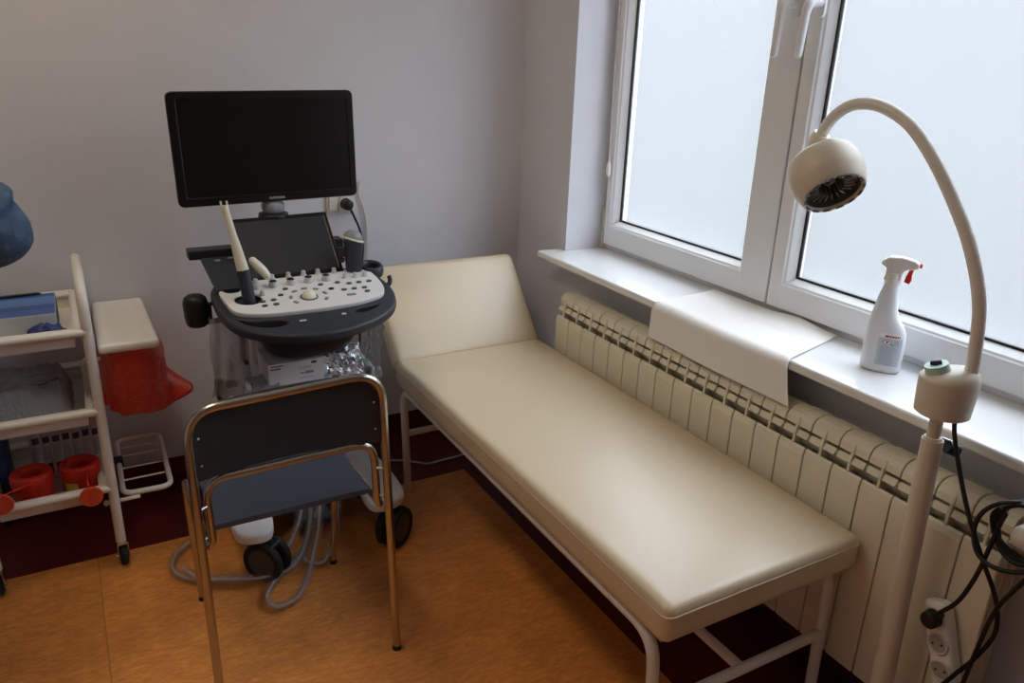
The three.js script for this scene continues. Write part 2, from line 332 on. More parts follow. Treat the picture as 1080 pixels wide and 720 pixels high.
// ------------------------------------------------------------------ window
function makeWindow(name, label, WZ0, WZ1, ZM, g1, g2) {
  const w = structGroup(name, label, 'window');
  const xf = 0.170, xs = 0.152, fy0 = WY0 + 0.026, fw = 0.032;
  // plastered reveals
  part(w, 'reveal', [bx(0.0, 0.24, WY0, WY1, WZ0 - 0.001, WZ0 + 0.003), bx(0.0, 0.24, WY0, WY1, WZ1 - 0.003, WZ1 + 0.001), bx(0, 0.24, WY1 - 0.003, WY1 + 0.001, WZ0, WZ1)].map((g) => boxUV(g)), wallM, 'pale plastered reveal');
  const z0 = WZ0 + 0.003, z1 = WZ1 - 0.003, y0 = fy0, y1 = WY1 - 0.003;
  part(w, 'window_frame', [bx(xf, 0.24, y0, y1, z0, z0 + fw, 0.004), bx(xf, 0.24, y0, y1, z1 - fw, z1, 0.004), bx(xf + 0.001, 0.239, y0, y0 + fw, z0, z1, 0.004), bx(xf + 0.001, 0.239, y1 - fw, y1, z0, z1, 0.004)], pvcM);
  const gy0 = 0.9186, gy1 = y1 - fw - 0.075;
  const sash = (a, b, ga, gb) => { // sash limits a..b, glass limits ga..gb
    const sy0 = y0 + fw - 0.012, sy1 = y1 - fw + 0.012, bw = 0.020;
    const s = part(w, 'sash', [bx(xs, 0.235, sy0, sy1, a, ga - bw, 0.005), bx(xs, 0.235, sy0, sy1, gb + bw, b, 0.005), bx(xs + 0.0005, 0.234, sy0, gy0 - bw, a + 0.01, b - 0.01, 0.005), bx(xs + 0.0005, 0.234, gy1 + bw, sy1, a + 0.01, b - 0.01, 0.005)], pvcM);
    // sloping glazing bead: from the sash face back to the pane
    const ring = (x, d) => [V(x, gy0 - d, ga - d), V(x, gy0 - d, gb + d), V(x, gy1 + d, gb + d), V(x, gy1 + d, ga - d)];
    const quad = (A, B) => [0, 1, 2, 3].map((k) => grid([[A[k], A[(k + 1) % 4]], [B[k], B[(k + 1) % 4]]]));
    const A = ring(xs + 0.005, bw), B = ring(xs + 0.009, bw - 0.006), C = ring(0.186, 0.0015), D = ring(0.192, 0.0015);
    part(s, 'glazing_bead', [...quad(A, B), ...quad(B, C), ...quad(C, D)], pvcM);
    const g = 0.0042;
    part(s, 'gasket', [bx(0.1855, 0.196, gy0 - 0.002, gy1 + 0.002, ga - 0.002, ga + g), bx(0.1855, 0.196, gy0 - 0.002, gy1 + 0.002, gb - g, gb + 0.002), bx(0.1855, 0.196, gy0 - 0.002, gy0 + g, ga, gb), bx(0.1855, 0.196, gy1 - g, gy1 + 0.002, ga, gb)], gasketM, 'black rubber gasket');
    part(s, 'pane', bx(0.192, 0.1925, gy0 - 0.003, gy1 + 0.003, ga - 0.003, gb + 0.003), glassM, 'frosted glass pane');
    return s;
  };
  sash(z0 + fw - 0.008, ZM - 0.003, ...g1);
  sash(ZM + 0.003, z1 - fw + 0.008, ...g2);
  part(w, 'mullion', bx(0.185, 0.238, y0 + fw, y1 - fw, ZM - 0.03, ZM + 0.03), gasketM);
  part(w, 'window_sill', [boxUV((() => { const s = new THREE.Shape(); s.moveTo(0.24, 0.780); s.lineTo(-0.088, 0.780); s.quadraticCurveTo(-0.098, 0.780, -0.098, 0.790); s.lineTo(-0.098, 0.797); s.quadraticCurveTo(-0.098, 0.806, -0.089, 0.806); s.lineTo(0.24, 0.806); s.closePath(); return extrude(s, WZ1 - WZ0 + 0.075, 0.002).translate(0, 0, WZ0 - 0.036); })())], sillM, 'white smooth window sill');
  for (const z of [ZM - 0.0405, ZM + 0.0415]) {
    const h = part(w, 'window_handle', [extrude(rrShape(-0.014, 0.014, -0.035, 0.035, 0.013), 0.010, 0.002).rotateY(-Math.PI / 2).translate(xs + 0.001, 1.640, z),
      sweep(fillet([V(xs, 1.640, z), V(0.098, 1.640, z), V(0.094, 1.515, z - 0.004)], 0.028), (t) => 0.0128 - 0.0028 * Math.max(0, t - 0.6) / 0.4, 12), ball(0.0100, 0.094, 1.515, z - 0.004, 10)], pvcM);
    h.userData.label = 'white lever window handle';
  }
  part(w, 'hinge', [cylY(0.006, 0.006, 0.822, 0.872, 0.158, z0 + 0.012, 10), bx(0.150, 0.172, 0.812, 0.822, z0 + 0.004, z0 + 0.022, 0.002), bx(0.152, 0.172, 0.880, 0.96, z0 + 0.012, z0 + 0.021, 0.003)], pvcOldM, 'cream hinge cover');
}
makeWindow('window_1', 'white plastic window with frosted panes and two handles', WZ0, WZ1, 1.1985, [0.429, 1.0625], [1.268, 2.172]);
{ // pull cord at the left frame
  const c = thing('pull_cord', 'thin white pull cord with plastic toggle hanging beside the window frame', 'cord', [0.142, 1.08, 0.392]);
  part(c, 'cord', sweep(smooth([V(0.142, 2.25, 0.388), V(0.141, 1.8, 0.389), V(0.140, 1.4, 0.3915), V(0.140, 1.13, 0.396)], 30), 0.0022, 8), whiteCableM);
  part(c, 'toggle', lathe([[0.0001, 0], [0.006, 0.004], [0.0085, 0.02], [0.008, 0.04], [0.004, 0.055], [0.0001, 0.058]], 0.140, 1.078, 0.396, 14), whiteM);
}

// ------------------------------------------------------------------ radiator: 20 sections of 80 mm
{
  const z0 = 0.5189, n = 20, r = thing('radiator', 'cream white aluminium sectional radiator below the window sill', 'radiator', [-0.08, 0.09, z0 + 0.8]);
  const secGeo = (() => {
    const w = 0.0385, prof = (pts, half, zc = 0, b = 0.0015) => { const s = new THREE.Shape(pts.map(([a, c]) => new THREE.Vector2(a, c))); return extrude(s, half * 2, b, 1).translate(0, 0, zc - half); };
    const g = [];
    // front plate, top edge leaning back
    g.push(prof([[-0.133, 0.144], [-0.133, 0.604], [-0.130, 0.618], [-0.1255, 0.6235], [-0.124, 0.612], [-0.127, 0.600], [-0.127, 0.144]], w));
    // cap: rounded roll on top
    const cap = []; for (let k = 0; k <= 9; k++) { const a = Math.PI * (1 - k / 9) ; cap.push([-0.086 + 0.031 * Math.cos(a), 0.676 + 0.026 * Math.sin(a)]); }
    cap.push([-0.050, 0.672], [-0.120, 0.664]); g.push(prof([[-0.1185, 0.666], [-0.1165, 0.682], [-0.109, 0.694], [-0.097, 0.7005], [-0.080, 0.7030], [-0.062, 0.7005], [-0.050, 0.692], [-0.047, 0.684], [-0.060, 0.690], [-0.095, 0.688], [-0.108, 0.680], [-0.112, 0.668]], w));
    // slanted inner fins between web and neighbours
    for (const s of [-1, 1]) { g.push(prof([[-0.1265, 0.644], [-0.1175, 0.6580], [-0.1150, 0.6565], [-0.1240, 0.6425]], 0.0162, s * 0.0205, 0.0008)); g.push(prof([[-0.095, 0.150], [-0.095, 0.640], [-0.091, 0.640], [-0.091, 0.150]], 0.014, s * 0.0205, 0.0008)); g.push(prof([[-0.070, 0.150], [-0.066, 0.690], [-0.063, 0.690], [-0.067, 0.150]], 0.014, s * 0.0205, 0.0008)); }
    // central web with its bowed nose
    g.push(prof([[-0.129, 0.150], [-0.129, 0.61], [-0.1275, 0.640], [-0.1245, 0.666], [-0.118, 0.684], [-0.108, 0.692], [-0.05, 0.692], [-0.038, 0.68], [-0.038, 0.150]], 0.0036, 0, 0.0012));
    // back plate
    g.push(prof([[-0.040, 0.150], [-0.040, 0.69], [-0.037, 0.69], [-0.037, 0.150]], 0.030));
    // hubs
    for (const y of [0.17, 0.63]) g.push(new THREE.CylinderGeometry(0.021, 0.021, 0.0795, 16).rotateX(Math.PI / 2).translate(-0.085, y, 0));
    return merge(g);
  })();
  secGeo.translate(0.08, -0.09, 0);
  for (let i = 0; i < n; i++) { const m = new THREE.Mesh(secGeo, radM); m.name = i ? `section_${String(i).padStart(3, '0')}` : 'section'; m.position.z = (i + 0.5) * 0.08 - 0.8; m.castShadow = m.receiveShadow = true; r.add(m); }
  const ze = z0 + n * 0.08;
  for (const y of [0.17, 0.63]) part(r, 'end_plug', new THREE.CylinderGeometry(0.018, 0.018, 0.014, 6).rotateX(Math.PI / 2).translate(-0.085, y, z0 - 0.007), radM);
  for (const z of [z0 + 0.4, z0 + 1.2]) part(r, 'wall_bracket', bx(-0.04, -0.0005, 0.58, 0.60, z - 0.012, z + 0.012), steelM);
  const v = part(r, 'valve', [new THREE.CylinderGeometry(0.014, 0.014, 0.045, 16).rotateX(Math.PI / 2).translate(-0.085, 0.63, ze + 0.022), cylY(0.014, 0.012, 0.615, 0.70, -0.085, ze + 0.035, 16), cylAB(V(-0.085, 0.63, ze + 0.035), V(-0.001, 0.63, ze + 0.035), 0.008), cylAB(V(-0.085, 0.692, ze + 0.035), V(-0.108, 0.692, ze + 0.035), 0.011)], steelM, 'metal valve body');
  part(v, 'valve_head', [lathe([[0.0001, 0], [0.016, 0], [0.021, 0.012], [0.021, 0.02], [0.018, 0.022], [0.022, 0.026], [0.0235, 0.05], [0.019, 0.064], [0.0001, 0.066]], 0, 0, 0, 24).rotateZ(Math.PI / 2).translate(-0.100, 0.692, ze + 0.035)], whiteM, 'cream thermostatic valve head');
  part(r, 'return_pipe', pipe([V(-0.085, 0.17, ze), V(-0.085, 0.17, ze + 0.04), V(-0.001, 0.17, ze + 0.04)], 0.009, 0.02), radM);
}

// ------------------------------------------------------------------ examination couch
{
  const c = thing('examination_couch', 'cream vinyl examination couch with raised headrest on white tube frame', 'couch', [-0.425, 0, 1.1]);
  const X0 = -0.712, X1 = -0.143, Z0 = 0.425, Z1 = 1.846, Y0 = 0.418, Y1 = 0.507;
  const crown = (k) => { if (k.y > (Y0 + Y1) / 2) { const u = (k.x - X0) / (X1 - X0), v = (k.z - Z0) / (Z1 - Z0); k.y += 0.006 * Math.pow(Math.max(0, 4 * u * (1 - u)), 0.5) * Math.pow(Math.max(0, Math.min(1, 12 * v * (1 - v))), 0.5) + 0.0012 * PN.noise(k.x * 7, 3, k.z * 5); } };
  const mt = part(c, 'mattress', softBox(X0, X1, Y0, Y1, Z0, Z1, 0.024, 40, 10, 80, crown), vinylM, 'cream vinyl mattress');
  const loop = (x0, x1, z0, z1, y, r) => fillet([V(x0, y, z0), V(x1, y, z0), V(x1, y, z1), V(x0, y, z1)], r, true, 8);
  part(mt, 'piping', sweep(loop(X0 + 0.0015, X1 - 0.0015, Z0 + 0.002, Z1 - 0.0015, 0.486, 0.022), 0.0028, 8, true), pipingM);
  // raised headrest, hinged at the mattress end
  const L = 0.372, th = 0.075, ang = 0.862, place = (g) => g.rotateX(ang).translate(0, 0.470, Z0 - 0.012);
  const hr = part(c, 'headrest', place(softBox(X0 + 0.004, X1 - 0.002, 0, th, -L, 0, 0.022, 40, 8, 40, (k) => { if (k.y > 0.04) { const u = (k.x - X0) / (X1 - X0), v = -k.z / L; k.y += 0.005 * Math.pow(Math.max(0, 4 * u * (1 - u)), 0.5) * Math.pow(Math.max(0, Math.min(1, 5 * v * (1 - v))), 0.5); } const e = Math.max(0, -k.z - L + 0.06) / 0.06; k.x += (-0.4275 - k.x) * 0.05 * e * e; }).translate(0, -0.03, 0)), vinylM, 'raised cream vinyl headrest');
  part(hr, 'piping', place(sweep(loop(X0 + 0.006, X1 - 0.004, -L + 0.002, -0.002, 0.026, 0.022), 0.0028, 8, true)), pipingM);
  // frame
  const R = 0.0135, yr = 0.404, xl = -0.690, xr = -0.168, za = 0.435, zb = 1.795;
  part(c, 'side_frame', pipe([V(xl + 0.022, 0, za - 0.012), V(xl + 0.006, yr, za), V(xl, yr, zb), V(xl + 0.012, 0, zb + 0.02)], R, 0.07), enamelM, 'white tube leg frame');
  part(c, 'side_frame', pipe([V(xr - 0.022, 0, za - 0.012), V(xr - 0.006, yr, za), V(xr, yr, zb), V(xr - 0.012, 0, zb + 0.02)], R, 0.07), enamelM, 'white tube leg frame');
  part(c, 'cross_bar', cylAB(V(xl + 0.012, 0.226, za - 0.008), V(xr - 0.012, 0.226, za - 0.008), 0.0115), enamelM);
  part(c, 'cross_bar', cylAB(V(xl + 0.005, 0.222, zb + 0.012), V(xr - 0.005, 0.222, zb + 0.012), 0.0125), enamelM);
  part(c, 'long_bar', cylAB(V(-0.430, 0.224, za), V(-0.430, 0.222, zb + 0.012), 0.0125), enamelM);
  part(c, 'mattress_board', bx(X0 + 0.02, X1 - 0.02, Y0 - 0.012, Y0 + 0.004, Z0 + 0.01, Z1 - 0.03), M({ color: '#b79a6c', roughness: 0.7 }));
  for (const x of [-0.6, -0.25]) part(c, 'headrest_stay', cylAB(V(x, 0.40, 0.44), V(x, 0.60, 0.27), 0.007), enamelM);
}

// ------------------------------------------------------------------ things on the sill
{ // paper cover draped over the sill edge
  const f = (u, v) => { // u along z, v from the window to the hanging hem
    const zb = 0.992 + (1.462 - 0.992) * u, zf = 1.020 + (1.562 - 1.020) * u;
    const flat = 0.20 + 0.072 * (1 - u) - 0.0, hang = 0.072 + 0.012 * u, R = 0.034 - 0.008 * u, arc = R * Math.PI / 2, tot = flat + arc + hang, s = v * tot;
    const xb = 0.148 - 0.0 * u; let x, y; const top = 0.8085 + 2 * 0.001;
    const xe = -0.121 + 0.004 * u;
    const fl = xb - (xe + R);
    if (s < flat) { x = xb - fl * (s / flat); y = top; }
    else if (s < flat + arc) { const a = (s - flat) / R; x = xe + R - R * Math.sin(a); y = top - R + R * Math.cos(a); }
    else { x = xe - 0.006 * ((s - flat - arc) / hang); y = top - R - (s - flat - arc); }
    const t = Math.min(1, Math.max(0, s / tot)), z = zb + (zf - zb) * t;
    y += 0.010 * Math.exp(-((u - 0.72) ** 2) / 0.02) * Math.max(0, 1 - s / 0.10) + 0.004 * Math.max(0, 1 - s / 0.06);
    if (s > flat) x += 0.003 * Math.sin(u * 7 + 1);
    return V(x, y, z);
  };
  single('paper_sheet', sheet(f, 40, 60, 0.0016), paperM, 'white paper couch cover folded over the edge of the window sill', 'paper', [0, 0.809, 1.27]);
}
{ // spray bottle
  const x = 0.060, y = 0.8065, z = 1.660, a = 0.50; // turned about y; local +x is where the nozzle points
  const b = thing('spray_bottle', 'white disinfectant spray bottle with red trigger standing on the window sill', 'bottle', [x, y, z]);
  const to = (g) => g.rotateY(-Math.PI / 2 + a).translate(x, y, z);
  const sec = [[0.000, 0.040, 0.022, 0], [0.004, 0.0445, 0.0265, 0], [0.010, 0.0455, 0.0275, 0], [0.07, 0.0455, 0.0275, 0], [0.095, 0.044, 0.027, -0.001], [0.112, 0.040, 0.026, -0.004], [0.128, 0.033, 0.0245, -0.009], [0.150, 0.0265, 0.0225, -0.012], [0.180, 0.0215, 0.0195, -0.012], [0.205, 0.0165, 0.0160, -0.011], [0.222, 0.0140, 0.0140, -0.010]];
  const ring = ([h, rx, rz, ox]) => Array.from({ length: 36 }, (_, k) => { const t = (k / 36) * Math.PI * 2, c = Math.cos(t), s = Math.sin(t), e = 0.8; return V(ox + rx * Math.sign(c) * Math.abs(c) ** e, h, -rz * Math.sign(s) * Math.abs(s) ** e); });
  part(b, 'body', to(grid(sec.map(ring), true, true, true)), PH({ color: '#eef0f4', roughness: 0.3, transmission: 0.12, thickness: 0 }));
  const head = new THREE.Shape([[-0.030, 0.222], [0.006, 0.222], [0.008, 0.240], [0.014, 0.250], [0.034, 0.255], [0.040, 0.258], [0.040, 0.268], [0.030, 0.274], [0.002, 0.279], [-0.025, 0.276], [-0.038, 0.266], [-0.040, 0.258], [-0.028, 0.250], [-0.027, 0.236]].map((p) => new THREE.Vector2(...p)));
  part(b, 'spray_head', [to(extrude(head, 0.024, 0.004, 3).translate(0, 0, -0.012)), to(cylY(0.0175, 0.0165, 0.214, 0.240, -0.010, 0, 24))], whiteM, 'white spray head');
  part(b, 'nozzle', to(new THREE.CylinderGeometry(0.0055, 0.0065, 0.006, 12).rotateZ(-Math.PI / 2).translate(0.042, 0.2635, 0)), sharpsM, 'red nozzle tip');
  part(b, 'trigger', to(extrude(new THREE.Shape([[0.022, 0.254], [0.030, 0.252], [0.028, 0.240], [0.029, 0.226], [0.025, 0.218], [0.014, 0.222], [0.016, 0.236]].map((p) => new THREE.Vector2(...p))), 0.012, 0.002).translate(0, 0, -0.006)), PH({ color: '#e22a2a', roughness: 0.35 }), 'red trigger');
  const lab = canvasTex(256, 420, (c, w, h) => {
    c.fillStyle = '#c3c9d3'; c.fillRect(0, 0, w, h); c.fillStyle = '#eef0f3'; c.fillRect(0, 0, w, 60);
    c.fillStyle = '#b02a4a'; c.fillRect(40, 24, 170, 24); c.fillStyle = '#eef0f3'; for (const q of [70, 98, 130, 160, 188]) c.fillRect(q, 22, 5, 28);
    c.strokeStyle = '#b8323c'; c.lineWidth = 5; c.fillStyle = '#f4f4f6';
    for (const [px, py] of [[62, 112]]) { c.beginPath(); c.moveTo(px, py - 34); c.lineTo(px + 34, py); c.lineTo(px, py + 34); c.lineTo(px - 34, py); c.closePath(); c.fill(); c.stroke(); }
    c.fillStyle = '#22262c'; c.beginPath(); c.arc(62, 106, 10, 0, 7); c.fill(); c.fillRect(56, 112, 12, 14); c.fillRect(96, 128, 22, 8); c.fillRect(104, 140, 26, 6);
    c.fillStyle = '#8d95a3'; for (let k = 0; k < 22; k++) { const yy = 166 + k * 11; c.fillRect(24, yy, 120 + ((k * 53) % 88), 4); } for (let k = 0; k < 7; k++) c.fillRect(130, 80 + k * 11, 70 + ((k * 37) % 36), 4);
  });
  const lm = M({ map: lab, roughness: 0.4 });
  const rows = []; for (let i = 0; i <= 10; i++) { const h = 0.020 + 0.080 * i / 10, row = []; for (let j = 0; j <= 10; j++) { const t = Math.PI * (1.5 + 0.36 * (j / 10 - 0.14)), c = Math.cos(t), s = Math.sin(t), q = h > 0.075 ? (h - 0.075) / 0.02 : 0; row.push(V((0.0462 - 0.0018 * q) * Math.sign(c) * Math.abs(c) ** 0.8, h, -(0.0281 - 0.0006 * q) * Math.sign(s) * Math.abs(s) ** 0.8)); } rows.push(row); }
  part(b, 'label', to(grid(rows)), lm, 'grey printed label with red heading');
}

// ------------------------------------------------------------------ standing lamp
{
  const px = -0.2, pz = 1.984;
  const l = thing('infrared_lamp', 'cream gooseneck infrared lamp on a floor stand in front of the radiator', 'lamp', [px, 0, pz]);
  part(l, 'pole', [cylAB(V(px, 0.05, pz + 0.012), V(px, 0.822, pz - 0.011), 0.0235, 0.0198, 24), cylAB(V(px, 0.818, pz - 0.011), V(px, 0.827, pz - 0.0112), 0.0198, 0.016, 24)], lampM);
  part(l, 'inner_pole', cylAB(V(px, 0.80, pz - 0.011), V(px, 0.885, pz - 0.0125), 0.0125, 0.0125, 20), lampM);
  for (let k = 0; k < 5; k++) { const a = k * Math.PI * 0.4 + 0.3, c = Math.cos(a), s = Math.sin(a); const f = part(l, 'foot', sweep(fillet([V(px, 0.085, pz + 0.012), V(px + 0.09 * c, 0.075, pz + 0.012 + 0.09 * s), V(px + 0.25 * c * (px + 0.27 * c > -0.12 ? 0.5 : 1), 0.052, pz + 0.012 + 0.25 * s * (px + 0.27 * c > -0.12 ? 0.8 : 1))], 0.05), (t) => 0.016 - 0.005 * t, 10), lampM); const e = V(px + 0.25 * c * (px + 0.27 * c > -0.12 ? 0.5 : 1), 0, pz + 0.012 + 0.25 * s * (px + 0.27 * c > -0.12 ? 0.8 : 1)); part(f, 'wheel', [new THREE.CylinderGeometry(0.022, 0.022, 0.016, 18).rotateX(Math.PI / 2).translate(e.x, 0.022, e.z), cylY(0.006, 0.006, 0.03, 0.055, e.x, e.z, 8)], rubberM); }
  const k = part(l, 'clamp_screw', cylAB(V(px + 0.018, 0.822, pz - 0.006), V(px + 0.040, 0.812, pz + 0.008), 0.0045, 0.0045, 10), steelM, 'metal clamp screw');
  part(k, 'clamp_knob', cylAB(V(px + 0.024, 0.808, pz + 0.006), V(px + 0.042, 0.800, pz + 0.018), 0.0135, 0.0135, 8), blackM, 'black clamp knob');
  // control box: cylinder with a slanted shoulder
  const by = 0.878, bc = [px + 0.002, pz - 0.008];
  const secs = [[0, 0.050, 0], [0.003, 0.0545, 0], [0.045, 0.0575, 0], [0.074, 0.0585, 0.0], [0.0765, 0.0570, 0.2], [0.080, 0.054, 0.45], [0.083, 0.045, 0.8], [0.085, 0.030, 1], [0.0855, 0.012, 1]];
  const rows = secs.map(([h, r, sl]) => Array.from({ length: 40 }, (_, i) => { const t = (i / 40) * Math.PI * 2, c = Math.cos(t), s = Math.sin(t); return V(bc[0] + 0.9 * r * c, by + 0.95 * h + sl * 0.010 + sl * 0.26 * r * (s * 0.9 + c * 0.45), bc[1] + 0.9 * r * s); }));
  const bxm = part(l, 'control_box', grid(rows.map((q) => q.slice().reverse()), true, true, true), lampM, 'cream control box');
  const dN = V(-0.25, 0.93, -0.26).normalize(), dC = V(bc[0] - 0.018, by + 0.082, bc[1] - 0.014);
  part(bxm, 'dial_ring', cylAB(dC, dC.clone().addScaledVector(dN, 0.017), 0.0225, 0.0210, 28), PH({ color: '#b9d6cf', roughness: 0.35 }), 'pale green dial ring');
  part(bxm, 'dial_knob', [cylAB(dC.clone().addScaledVector(dN, 0.016), dC.clone().addScaledVector(dN, 0.021), 0.0075, 0.007, 18), bx(-0.0035, 0.0035, 0.004, 0.012, -0.010, 0.010, 0.0015).rotateY(0.5).applyQuaternion(new THREE.Quaternion().setFromUnitVectors(V(0, 1, 0), dN)).translate(...dC.clone().addScaledVector(dN, 0.012).toArray())], blackM, 'black dial knob');
  // gooseneck in the plane of the stand
  const GX = [[-0.186, 0.955, 2.006], [-0.188, 1.02, 2.003], [-0.192, 1.105, 1.991], [-0.196, 1.195, 1.955], [-0.198, 1.272, 1.905], [-0.199, 1.345, 1.845], [-0.2, 1.396, 1.787], [-0.2, 1.424, 1.713], [-0.2, 1.418, 1.652], [-0.2, 1.388, 1.612], [-0.2, 1.356, 1.594]];
  const path = smooth(GX, 220);
  part(l, 'gooseneck', sweep(path, (t, a, len) => (t > 0.88 || t < 0.04 ? 0.0118 + 0.0008 * Math.sin(len * 900) : 0.0118), 14), PH({ color: '#e8e4dc', roughness: 0.4 }), 'white gooseneck arm');
  // head along its own axis
  const ax = V(-0.205, -0.668, 0.716).normalize(), hc = V(-0.2, 1.315, 1.594).addScaledVector(ax, -0.026);
  const q = new THREE.Quaternion().setFromUnitVectors(V(0, 1, 0), ax), to = (g) => g.applyQuaternion(q).translate(hc.x, hc.y, hc.z);
  part(l, 'head_joint', [sweep(smooth([V(-0.2, 1.358, 1.596), V(-0.2, 1.336, 1.586), V(-0.201, 1.322, 1.588), V(-0.204, 1.308, 1.602)], 20), (t) => 0.0135 + 0.006 * Math.sin(Math.PI * Math.min(1, 0.25 + t * 0.6)), 18)], ivoryM, 'cream swivel joint');
  const hd = part(l, 'lamp_head', to(lathe([[0.0001, 0.026], [0.028, 0.026], [0.050, 0.031], [0.063, 0.038], [0.0695, 0.046], [0.0740, 0.060], [0.0755, 0.075], [0.0755, 0.092], [0.0740, 0.102], [0.069, 0.117], [0.0640, 0.1285], [0.0605, 0.1300], [0.0575, 0.1275], [0.0560, 0.122]], 0, 0, 0, 48)), lampM, 'cream round lamp head');
  part(hd, 'reflector', to(lathe([[0.0560, 0.122], [0.053, 0.098], [0.040, 0.072], [0.0001, 0.062]], 0, 0, 0, 40)), M({ color: '#5c574e', roughness: 0.45, metalness: 0.3 }), 'dark inner reflector');
  for (let i = 0; i < 14; i++) part(hd, 'vent_slot', to(bx(-0.0075, 0.0075, 0.1290, 0.1309, 0.0562, 0.0610).rotateY((i / 14) * Math.PI * 2)), blackM);
  const finM = M({ color: '#8b8478', roughness: 0.5 });
  for (let i = 0; i < 22; i++) part(hd, 'cooling_fin', to(bx(-0.0012, 0.0012, 0.078, 0.112, 0.028, 0.0515).rotateY((i / 22) * Math.PI * 2)), finM);
  part(hd, 'bulb', to(lathe([[0.0001, 0.106], [0.010, 0.104], [0.019, 0.096], [0.021, 0.085], [0.012, 0.066], [0.0001, 0.064]], 0, 0, 0, 24)), M({ color: '#2a1a18', roughness: 0.15 }), 'dark red bulb');
}
{ // coiled mains lead of the lamp over the valve, plug in the strip
  const c = thing('lamp_lead', 'black mains lead coiled over the radiator valve and hanging from the lamp', 'cable', [-0.16, 0.5, 2.12]);
  const cx = -0.163, cy = 0.712, cz = 2.160, coil = [];
  for (let k = 0; k <= 75; k++) { const a = 2.6 + (k / 75) * Math.PI * 2 * 5.2, r = 0.055 + 0.0045 * Math.sin(k * 0.43) + 0.003 * Math.sin(k * 1.7); coil.push(V(cx - 0.012 + 0.024 * (k / 75) + 0.004 * Math.sin(k * 0.9), cy + r * Math.sin(a), cz + r * Math.cos(a))); }
  const run = (...q) => part(c, 'lead', sweep(smooth(q.map(([y, z, x = -0.182]) => V(x, y, z)), 90), 0.0044, 8), cableM);
  part(c, 'lead', sweep(smooth(coil, 420), 0.0044, 8), cableM);
  run([0.880, 1.998, -0.186], [0.854, 1.999, -0.184], [0.786, 2.023], [0.703, 2.062], [0.626, 2.109], [0.577, 2.143], [0.541, 2.159], [0.495, 2.165], [0.425, 2.146], [0.351, 2.115], [0.26, 2.08], [0.12, 2.06], [0.006, 2.09]);
  run([0.470, 2.062, -0.186], [0.512, 2.086], [0.581, 2.105], [0.645, 2.114], [0.700, 2.116, -0.172], [0.730, 2.120, -0.168]);
  run([0.70, 2.215, -0.165], [0.629, 2.186], [0.553, 2.160, -0.190], [0.455, 2.148, -0.190], [0.355, 2.140, -0.190], [0.2, 2.13], [0.006, 2.14]);
  run([0.765, 2.140, -0.170], [0.753, 2.115], [0.717, 2.087], [0.672, 2.081], [0.636, 2.103, -0.190], [0.629, 2.141, -0.190], [0.651, 2.187], [0.70, 2.212, -0.170]);
}
{ // power strip hanging in front of the radiator
  const P0 = V(-0.1535, 0.452, 2.044), dir = V(0.0, -1, 0.36).normalize(), side = V(0, 0.36, 1).normalize();
  const s = thing('power_strip', 'white power strip hanging in front of the radiator end', 'power strip', P0.toArray());
  const basis = new THREE.Matrix4().makeBasis(side, dir.clone().negate(), side.clone().cross(dir.clone().negate()));
  const to = (g) => g.applyMatrix4(basis).translate(P0.x, P0.y, P0.z); // local: x across, y up the strip, z out of its face
  const sgn = side.clone().cross(dir.clone().negate()).x < 0 ? 1 : -1; // outwards is -x
  part(s, 'housing', to(bx(-0.026, 0.026, -0.30, 0.022, -0.018, 0.018, 0.012, 4)), whiteM);
  for (let i = 0; i < 5; i++) {
    const y = -0.010 - i * 0.056;
    const r = part(s, 'socket', to(new THREE.TorusGeometry(0.0205, 0.0026, 8, 28).translate(0, y, sgn * 0.0185)), lightGreyM);
    part(r, 'socket_recess', to(new THREE.CylinderGeometry(0.0192, 0.0192, 0.001, 24).rotateX(Math.PI / 2).translate(0, y, sgn * 0.0186)), M({ color: '#a9a49b', roughness: 0.6 }));
    if (i) for (const d of [-0.0095, 0.0095]) part(r, 'contact_hole', to(new THREE.CylinderGeometry(0.0026, 0.0026, 0.001, 10).rotateX(Math.PI / 2).translate(d, y, sgn * 0.0194)), blackM);
  }
  const pl = thing('mains_plug', 'black mains plug pushed into the white power strip', 'plug', [P0.x - 0.02, P0.y - 0.01, P0.z]);
  part(pl, 'plug_body', [to(new THREE.CylinderGeometry(0.0175, 0.0185, 0.020, 24).rotateX(sgn * Math.PI / 2).translate(0, -0.010, sgn * 0.0295)), to(new THREE.SphereGeometry(0.0172, 20, 12).scale(1, 1, 0.35).translate(0, -0.010, sgn * 0.0385)), cylAB(V(P0.x - 0.030, P0.y - 0.006, P0.z + 0.008), V(P0.x - 0.030, P0.y + 0.016, P0.z + 0.022), 0.0085, 0.006, 12)], blackM);
}

